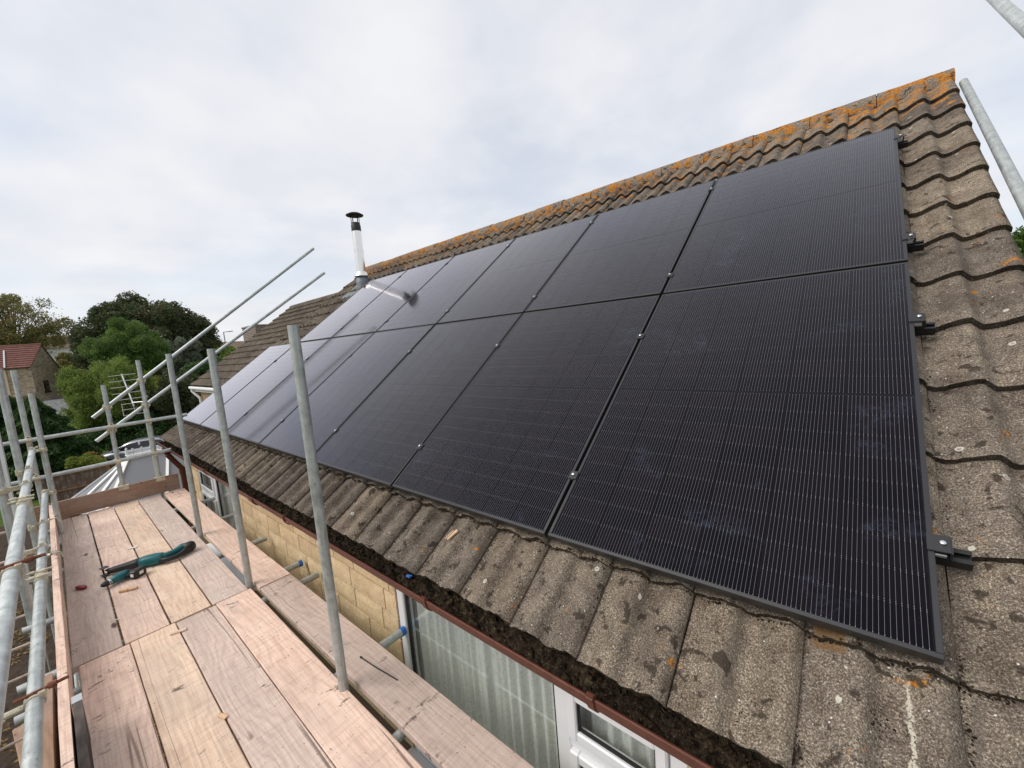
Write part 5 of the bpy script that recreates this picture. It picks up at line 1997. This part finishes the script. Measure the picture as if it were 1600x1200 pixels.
for c in range(14):
    s0 = NSE + c * NG
    b = len(V)
    for x, h in zip(xs, hw): V.append(npt(x, s0, .048 + h))
    for x, h in zip(xs, hw): V.append(npt(x, s0 + NG + .03, .0 + h))
    for x, h in zip(xs, hw): V.append(npt(x, s0 + .002, .004 + h))
    n = NXN + 1
    for i in range(NXN):
        Fq.append((b + i, b + i + 1, b + n + i + 1, b + n + i))
        Fq.append((b + 2 * n + i, b + 2 * n + i + 1, b + i + 1, b + i))
o = link('roof_tiling', mesh_np('roof_tiling', np.array([tuple(v - Vector(nh.location)) for v in V]), np.array(Fq), M['tile_far']), nroof); o['kind'] = 'stuff'
for i in range(int((NX1 - NX0) / .45)):
    m2 = MB(); x = NX0 + .45 * i
    m2.tube((x, nrp.y, nrp.z - .07), (x + .443, nrp.y, nrp.z - .07), .125, 14); child_at(nroof, m2, 'ridge_tile', M['tile_far'])
m2 = MB(); wy = ne.y + .22
m2.box(((NX0 + NX1) / 2, wy + .12, (GZ + ne.z - .12) / 2), (NX1 - NX0 - .3, .24, ne.z - .12 - GZ))
xg = NX0 + .15
m2.prism([(xg, wy + .241, GZ), (xg, 2 * nrp.y - wy, GZ), (xg, 2 * nrp.y - wy, ne.z - .05), (xg, nrp.y, nrp.z - .1), (xg, wy + .241, ne.z - .02)], (.24, 0, 0))
xg = NX1 - .4
m2.prism([(xg, wy + .241, GZ), (xg, 2 * nrp.y - wy, GZ), (xg, 2 * nrp.y - wy, ne.z - .05), (xg, nrp.y, nrp.z - .1), (xg, wy + .241, ne.z - .02)], (.24, 0, 0))
child_at(nh, m2, 'wall', M['buff'])
m2 = MB(); m2.box(((NX0 + NX1) / 2, ne.y - .01, ne.z - .075), (NX1 - NX0 + .12, .12, .09), bev=.02); child_at(nh, m2, 'gutter', M['white_paint'])
m2 = MB(); m2.box(((NX0 + NX1) / 2, ne.y + .07, ne.z - .11), (NX1 - NX0 + .02, .03, .2)); m2.box(((NX0 + NX1) / 2, ne.y + .14, ne.z - .215), (NX1 - NX0, .16, .015)); child_at(nh, m2, 'fascia', M['white_paint'])
m2 = MB(); m2.tube((NX0 + .12, ne.y, ne.z - .1), (NX0 + .12, ne.y, ne.z - .22), .05, 12); m2.tube((NX0 + .12, ne.y, ne.z - .22), (NX0 + .3, wy - .06, ne.z - .48), .045, 12); m2.tube((NX0 + .3, wy - .06, ne.z - .48), (NX0 + .3, wy - .06, GZ), .045, 12)
child_at(nh, m2, 'downpipe', M['white_paint'])

# conservatory with a ridge along Y
cons = empty('conservatory', (-18.2, 1.6, GZ)); tag(cons, 'white framed conservatory with grey roof and crested ridge below the scaffold', 'conservatory')
CR, CE = -2.02, -3.12
cx, hwid = -18.1, 1.75
y0, y1 = 0.15, wy
ya = y0 - 1.45
RA, RB = Vector((cx, y0, CR)), Vector((cx, y1, CR))
EL0, EL1 = Vector((cx - hwid, y1, CE)), Vector((cx - hwid, ya + .65, CE))
F1, F2 = Vector((cx - .75, ya, CE)), Vector((cx + .75, ya, CE))
ER1, ER0 = Vector((cx + hwid, ya + .65, CE)), Vector((cx + hwid, y1, CE))
faces = [(RA, RB, EL0, EL1), (RA, EL1, F1), (RA, F1, F2), (RA, F2, ER1), (RA, ER1, ER0, RB)]
for fpts in faces:
    m2 = MB(); m2.poly([Vector(p) for p in fpts]); child_at(cons, m2, 'roof_sheet', M['polycarb'])
lift = Vector((0, 0, .03))
bars = [(RA, EL1), (RA, F1), (RA, F2), (RA, ER1), (RB, ER0), (RB, EL0)]
for t in (.45,):
    bars += [(RA.lerp(RB, t), ER1.lerp(ER0, t)), (RA.lerp(RB, t), EL1.lerp(EL0, t))]
bars += [(RA, (ER1 + F2) / 2)]
for a, b in bars:
    m2 = MB(); m2.bar(a + lift, b + lift, .075, .05); child_at(cons, m2, 'glazing_bar', M['white_paint'])
m2 = MB(); m2.bar(RA + Vector((0, -.05, .05)), RB + Vector((0, 0, .05)), .17, .09, bev=.02); child_at(cons, m2, 'ridge_cap', M['white_paint'])
m2 = MB()
yy = y0 + .12
while yy < y1 - .1:
    p = Vector((cx, yy, CR + .10))
    m2.bar(p, p + Vector((0, 0, .15)), .02, .02, Vector((0, 1, 0)))
    m2.bar(p + Vector((0, -.06, .095)), p + Vector((0, .06, .095)), .02, .022)
    m2.tube(p + Vector((0, 0, .15)), p + Vector((0, 0, .18)), .024, 8)
    yy += .22
m2.bar((cx, y0, CR + .115), (cx, y1, CR + .115), .02, .03)
child_at(cons, m2, 'cresting', M['white_paint'])
m2 = MB(); m2.lathe((cx, y0 - .03, CR + .08), [(.06, 0), (.03, .06), (.05, .12), (.02, .18), (.035, .22), (0, .27)], 12); child_at(cons, m2, 'finial', M['white_paint'])
edge = [EL0, EL1, F1, F2, ER1, ER0]
m2 = MB()
for a, b in zip(edge[:-1], edge[1:]): m2.bar(a, b, .12, .1)
child_at(cons, m2, 'gutter', M['white_paint'])
for a, b in zip(edge[:-1], edge[1:]):
    m2 = MB(); m2.poly([(a.x, a.y, GZ), (b.x, b.y, GZ), (b.x, b.y, CE - .05), (a.x, a.y, CE - .05)]); child_at(cons, m2, 'pane', M['carglass'])
    nn = max(1, int((b - a).length / .75))
    for i in range(nn + 1):
        p = a.lerp(b, i / nn)
        m2 = MB(); m2.box((p.x, p.y, (GZ + CE) / 2), (.07, .07, CE - GZ - .1)); child_at(cons, m2, 'mullion', M['white_paint'])

# ------------------------------------------------------------------ car
def build_car():
    A = at(143, 706, 25.6); B = at(300, 684, 28.3)
    d = Vector((B.x - A.x, B.y - A.y, 0)); d.normalize()
    s = Vector((-d.y, d.x, 0))
    gz_ = ground_z(A.x, A.y) + .02
    root = empty('parked_car', (A.x, A.y, gz_)); tag(root, 'silver hatchback car parked beyond the conservatory ridge', 'car')
    o = Vector((A.x, A.y, gz_))
    P = lambda l, w, z: o + d * l + s * w + Vector((0, 0, z))
    # body: lofted cross sections front to back (l, half width, zbottom, ztop)
    m2 = MB(); rings = []
    for l, w, zb_, ztp in ((0, .55, .35, .62), (.12, .74, .25, .74), (.6, .84, .2, .86), (1.05, .87, .2, .95), (1.9, .88, .2, .98), (3.0, .88, .2, 1.0), (3.7, .86, .22, 1.0), (4.05, .80, .3, .95), (4.15, .70, .4, .85)):
        rings.append([P(l, -w * .9, zb_), P(l, -w, zb_ + .18), P(l, -w, ztp - .16), P(l, -w * .86, ztp), P(l, w * .86, ztp), P(l, w, ztp - .16), P(l, w, zb_ + .18), P(l, w * .9, zb_)])
    m2.loft(rings); child_at(root, m2, 'body', M['carpaint'])
    m2 = MB(); rings = []
    for l, w, ztp in ((1.0, .70, .96), (1.75, .66, 1.36), (2.2, .64, 1.46), (3.0, .63, 1.46), (3.6, .62, 1.36), (4.0, .64, .98)):
        rings.append([P(l, -.76, .93), P(l, -w, ztp), P(l, w, ztp), P(l, .76, .93)])
    m2.loft(rings); cab = child_at(root, m2, 'cabin', M['carpaint'])
    for sgn in (-1, 1):
        for pts in (((1.28, .97), (1.82, 1.32), (2.35, 1.39), (2.35, .99)), ((2.45, .99), (2.45, 1.39), (3.05, 1.38), (3.2, 1.0)), ((3.28, 1.0), (3.14, 1.37), (3.5, 1.30), (3.72, 1.03))):
            m2 = MB(); q = []
            for l, z in pts:
                w = .76 - (z - .93) * .255 + .012
                q.append(P(l, sgn * w, z))
            m2.poly(q); child_at(root, m2, 'side_window', M['carglass'])
    m2 = MB(); m2.poly([P(1.05, -.66, 1.0), P(1.68, -.60, 1.34), P(1.68, .60, 1.34), P(1.05, .66, 1.0)]); m2.v = [tuple(Vector(v) + Vector((0, 0, .02)) - d * .012) for v in m2.v]
    child_at(root, m2, 'windscreen', M['carglass'])
    for l in (.85, 3.35):
        for sgn in (-1, 1):
            m2 = MB(); m2.tube(P(l, sgn * .70, .31), P(l, sgn * .89, .31), .31, 20); wh = child_at(root, m2, 'wheel', M['tyre'])
            m2 = MB(); m2.tube(P(l, sgn * .88, .31), P(l, sgn * .905, .31), .2, 16); child_at(wh, m2, 'rim', M['white_band'])
    for sgn in (-1, 1):
        m2 = MB(); m2.box(P(1.45, sgn * .95, 1.0), (.12, .16, .12), (d, s, Vector((0, 0, 1))), bev=.03); child_at(root, m2, 'mirror', M['carpaint'])
        m2 = MB(); m2.box(P(.16, sgn * .58, .68), (.14, .26, .12), (d, s, Vector((0, 0, 1))), bev=.03); child_at(root, m2, 'headlight', M['bolt_steel'])


build_car()

# ------------------------------------------------------------------ stone cottage
def build_cottage():
    A = at(60, 629, 45); B = at(116, 620, 51)
    gz_ = A.z
    g = Vector((B.x - A.x, B.y - A.y, 0)); Wd = g.length; g.normalize()
    h = Vector((-g.y, g.x, 0))
    probe = A + h * 5
    # h must run to the left in the picture
    cl = RC @ (np.array(A + h * 5) - CC); cr = RC @ (np.array(A - h * 5) - CC)
    if cl[0] / cl[2] > cr[0] / cr[2]: h = -h
    root = empty('stone_cottage', (A.x, A.y, gz_)); tag(root, 'rubble stone cottage with red tiled roof beyond the conifer hedge', 'house')
    P = lambda t, l, z: Vector((A.x, A.y, gz_)) + g * t + h * l + Vector((0, 0, z))
    LH = 11.0
    m2 = MB()
    m2.poly([P(0, 0, -1), P(Wd, 0, -1), P(Wd, 0, 1.6), P(2.3, 0, 6.45), P(0, 0, 4.15)])
    m2.poly([P(0, 0, -1), P(0, LH, -1), P(0, LH, 4.15), P(0, 0, 4.15)])
    m2.poly([P(Wd, 0, -1), P(Wd, LH, -1), P(Wd, LH, 1.6), P(Wd, 0, 1.6)])
    m2.poly([P(0, LH, -1), P(Wd, LH, -1), P(Wd, LH, 1.6), P(2.3, LH, 6.45), P(0, LH, 4.15)])
    child_at(root, m2, 'wall', M['rubble'])
    # roof in stepped courses
    rf = MB(); rf.poly([P(-.25, -.12, 3.93), P(-.25, LH + .1, 3.93), P(2.3, LH + .1, 6.5), P(2.3, -.12, 6.5)])
    rf.poly([P(Wd + .2, -.12, 1.45), P(Wd + .2, LH + .1, 1.45), P(2.3, LH + .1, 6.5), P(2.3, -.12, 6.5)])
    ro = child_at(root, rf, 'roof', M['redtile'])
    m2 = MB(); nc = 11
    for i in range(nc):
        t0, t1 = i / nc, (i + 1.12) / nc
        a0 = P(-.25 + 2.55 * t0, 0, 3.95 + 2.57 * t0); a1 = P(-.25 + 2.55 * t1, 0, 3.95 + 2.57 * t1)
        up = Vector((0, 0, .07)) - g * .05
        m2.poly([a0 + up - h * .12, a0 + up + h * (LH + .1), a1 + h * (LH + .1) + up * .2, a1 - h * .12 + up * .2])
        m2.poly([a0 - h * .12, a0 + h * (LH + .1), a0 + up + h * (LH + .1), a0 + up - h * .12])
    o = child_at(ro, m2, 'tile_courses', M['redtile']); o['kind'] = 'stuff'
    m2 = MB(); m2.tube(P(2.3, -.12, 6.5), P(2.3, LH, 6.5), .14, 10); child_at(ro, m2, 'ridge_tile', M['redtile'])
    m2 = MB(); m2.bar(P(-.3, 1.9, 4.08), P(1.6, 2.7, 6.02), .12, .06, Vector((0, 0, 1))); child_at(ro, m2, 'lead_valley', M['white_band'])
    # gable window
    q = at(72, 607, 46.5)
    v = Vector((q.x - A.x, q.y - A.y, 0)); tw = max(.9, v.dot(g))
    m2 = MB(); m2.box(P(tw, -.03, 1.75), (.75, .10, 1.25), (g, h, Vector((0, 0, 1)))); w = child_at(root, m2, 'window', M['darkwood'])
    m2 = MB(); m2.box(P(tw, -.09, 1.75), (.55, .02, 1.02), (g, h, Vector((0, 0, 1)))); child_at(w, m2, 'pane', M['carglass'])
    m2 = MB(); m2.box(P(tw, -.07, 1.05), (1.0, .18, .12), (g, h, Vector((0, 0, 1)))); child_at(w, m2, 'sill', M['darkwood'])
    m2 = MB(); m2.box(P(-.06, 3.6, 2.2), (.08, 3.2, 3.6), (g, h, Vector((0, 0, 1)))); child_at(root, m2, 'rendered_bay', M['cream'])
    m2 = MB(); m2.box(P(-.13, 5.0, 2.9), (.08, .9, 1.1), (g, h, Vector((0, 0, 1)))); child_at(root, m2, 'front_window', M['carglass'])
    m2 = MB(); m2.box(P(-.5, 1.0, 1.0), (.8, 2.0, .25), (g, h, Vector((0, 0, 1)))); child_at(root, m2, 'lean_to_roof', M['rubble'])


build_cottage()


# ------------------------------------------------------------------ other far roofs
def far_house(cx, cy, d, w, ht, rise, wallm, roofm, label, yaw, depth=8.0, win=0, base=None):
    p = at(cx, cy, d)
    b = ground_z(p.x, p.y) if base is None else base
    root = empty('house', (p.x, p.y, b)); tag(root, label, 'house', 'distant houses')
    root.rotation_euler = (0, 0, yaw)
    m2 = MB(); e = p.z - rise - b
    m2.box((0, 0, e / 2), (w, depth, e)); wall_ = m2.build('wall', wallm, root)
    m2 = MB()
    m2.add([(-w / 2 - .2, -depth / 2 - .3, e), (w / 2 + .2, -depth / 2 - .3, e), (w / 2 + .2, 0, e + rise), (-w / 2 - .2, 0, e + rise), (w / 2 + .2, depth / 2 + .3, e), (-w / 2 - .2, depth / 2 + .3, e)],
           [(0, 1, 2, 3), (3, 2, 4, 5), (0, 3, 5), (1, 4, 2)])
    m2.build('roof', roofm, root)
    for i in range(win):
        x = -w / 2 + w * (i + .6) / (win + .2)
        m2 = MB(); m2.box((x, -depth / 2 - .03, e - 1.1), (1.5, .08, 1.2)); wn_ = m2.build('window', M['white_paint'], root)
        m2 = MB(); m2.box((x, -depth / 2 - .08, e - 1.1), (1.2, .02, .95)); m2.build('pane', M['carglass'], wn_)
    return root


# yaw so that the eaves side (local -Y) faces the camera: camera looks along (-.76,.65) from +X
far_house(96, 524, 85, 10, 6, 2.8, M['white_paint'], M['browntile'], 'distant brown roofed house with white walls between the trees', math.radians(-84), win=2)
far_house(122, 533, 110, 10, 6, 2.4, M['white_paint'], M['browntile'], 'second distant brown roof left of the pine', math.radians(-70))
far_house(352, 534, 75, 12, 6, 2.4, M['buff'], M['browntile'], 'distant low house behind the street lamp', math.radians(-75), win=2)
far_house(300, 556, 85, 9, 6, 2.5, M['buff'], M['browntile'], 'distant house half hidden by the cedar', math.radians(-75))

# brick chimney house beyond the neighbour
ch = at(408, 509, 24)
hb = empty('house', (ch.x, ch.y, GZ)); tag(hb, 'house beyond the next roof of which a broad brick chimney shows', 'house')
m2 = MB(); m2.box((0, .3, (ch.z - 2.4 - GZ) / 2), (5.0, 4.0, ch.z - 2.4 - GZ)); m2.build('wall', M['buff'], hb)
cht = ch.z - GZ
m2 = MB(); m2.box((0, 0, cht - 1.6), (2.3, 1.35, 3.2), bev=.01)
m2.box((0, 0, cht - .04), (2.36, 1.41, .08))
m2.build('chimney', M['brick'], hb)
m2 = MB(); e = cht - 2.4
m2.add([(-2.6, -1.9, e), (2.6, -1.9, e), (2.6, .3, e + 1.2), (-2.6, .3, e + 1.2), (2.6, 2.5, e), (-2.6, 2.5, e)], [(0, 1, 2, 3), (3, 2, 4, 5), (0, 3, 5), (1, 4, 2)]); m2.build('roof', M['browntile'], hb)

# street lamp
lp = at(354, 548, 60); ltop = at(350.5, 519, 60); larm = at(357.5, 518, 60)
lamp = empty('street_lamp', (lp.x, lp.y, ground_z(lp.x, lp.y))); tag(lamp, 'thin grey street lamp with one arm against the sky', 'street lamp')
m2 = MB(); m2.tube((lp.x, lp.y, ground_z(lp.x, lp.y)), (lp.x, lp.y, ltop.z), .09, 10, .06); child_at(lamp, m2, 'post', M['lamp_grey'])
m2 = MB(); m2.tube((lp.x, lp.y, ltop.z), (larm.x, larm.y, larm.z), .05, 8); child_at(lamp, m2, 'arm', M['lamp_grey'])
m2 = MB(); v = (larm - Vector((lp.x, lp.y, ltop.z))).normalized(); m2.bar(larm - v * .1, larm + v * .5, .22, .12); child_at(lamp, m2, 'lamp_head', M['lamp_grey'])

# ------------------------------------------------------------------ TV aerial on a mast behind the end uprights
def build_aerial():
    D = 7.3
    T = at(226, 640, D); Bq = at(243, 706, D)
    root = empty('tv_aerial', (Bq.x, Bq.y, Bq.z)); tag(root, 'television aerial with thin rods on a mast behind the end uprights', 'aerial')
    m2 = MB(); m2.tube((T.x, T.y, GZ), (T.x, T.y, T.z + .05), .02, 12); child_at(root, m2, 'mast', M['aerial'])
    s0 = at(207, 629, D)
    boom = Vector((-.78, .0, .50)).normalized()
    m2 = MB(); m2.tube((T.x, T.y, s0.z), (s0.x, s0.y, s0.z), .012, 10); child_at(root, m2, 'cross_arm', M['aerial'])
    m2 = MB(); m2.bar(s0 - boom * .12, s0 + boom * .95, .018, .018); child_at(root, m2, 'boom', M['aerial'])
    ydir = Vector((.06, 1, .03)).normalized()
    for i in range(5):
        c = s0 + boom * (.10 + .20 * i) + Vector((0, 0, .015))
        m2 = MB(); m2.tube(c - ydir * (.235 - .01 * i), c + ydir * (.235 - .01 * i), .005, 8); child_at(root, m2, 'element', M['aerial'])
    m2 = MB()
    for k in range(3):
        c = s0 - boom * .10 + Vector((0, 0, -.15 + .10 * k))
        m2.tube(c - ydir * .16, c + ydir * .16, .005, 8)
    for t in (-.15, 0, .15):
        c = s0 - boom * .10 + ydir * t
        m2.tube(c + Vector((0, 0, -.16)), c + Vector((0, 0, .06)), .005, 8)
    child_at(root, m2, 'reflector', M['aerial'])
    m2 = MB(); m2.box(s0 - boom * .0 - Vector((0, 0, .05)), (.06, .05, .09), bev=.01); child_at(root, m2, 'balun_box', M['toolblack'])


build_aerial()
print('objects', len(bpy.data.objects))
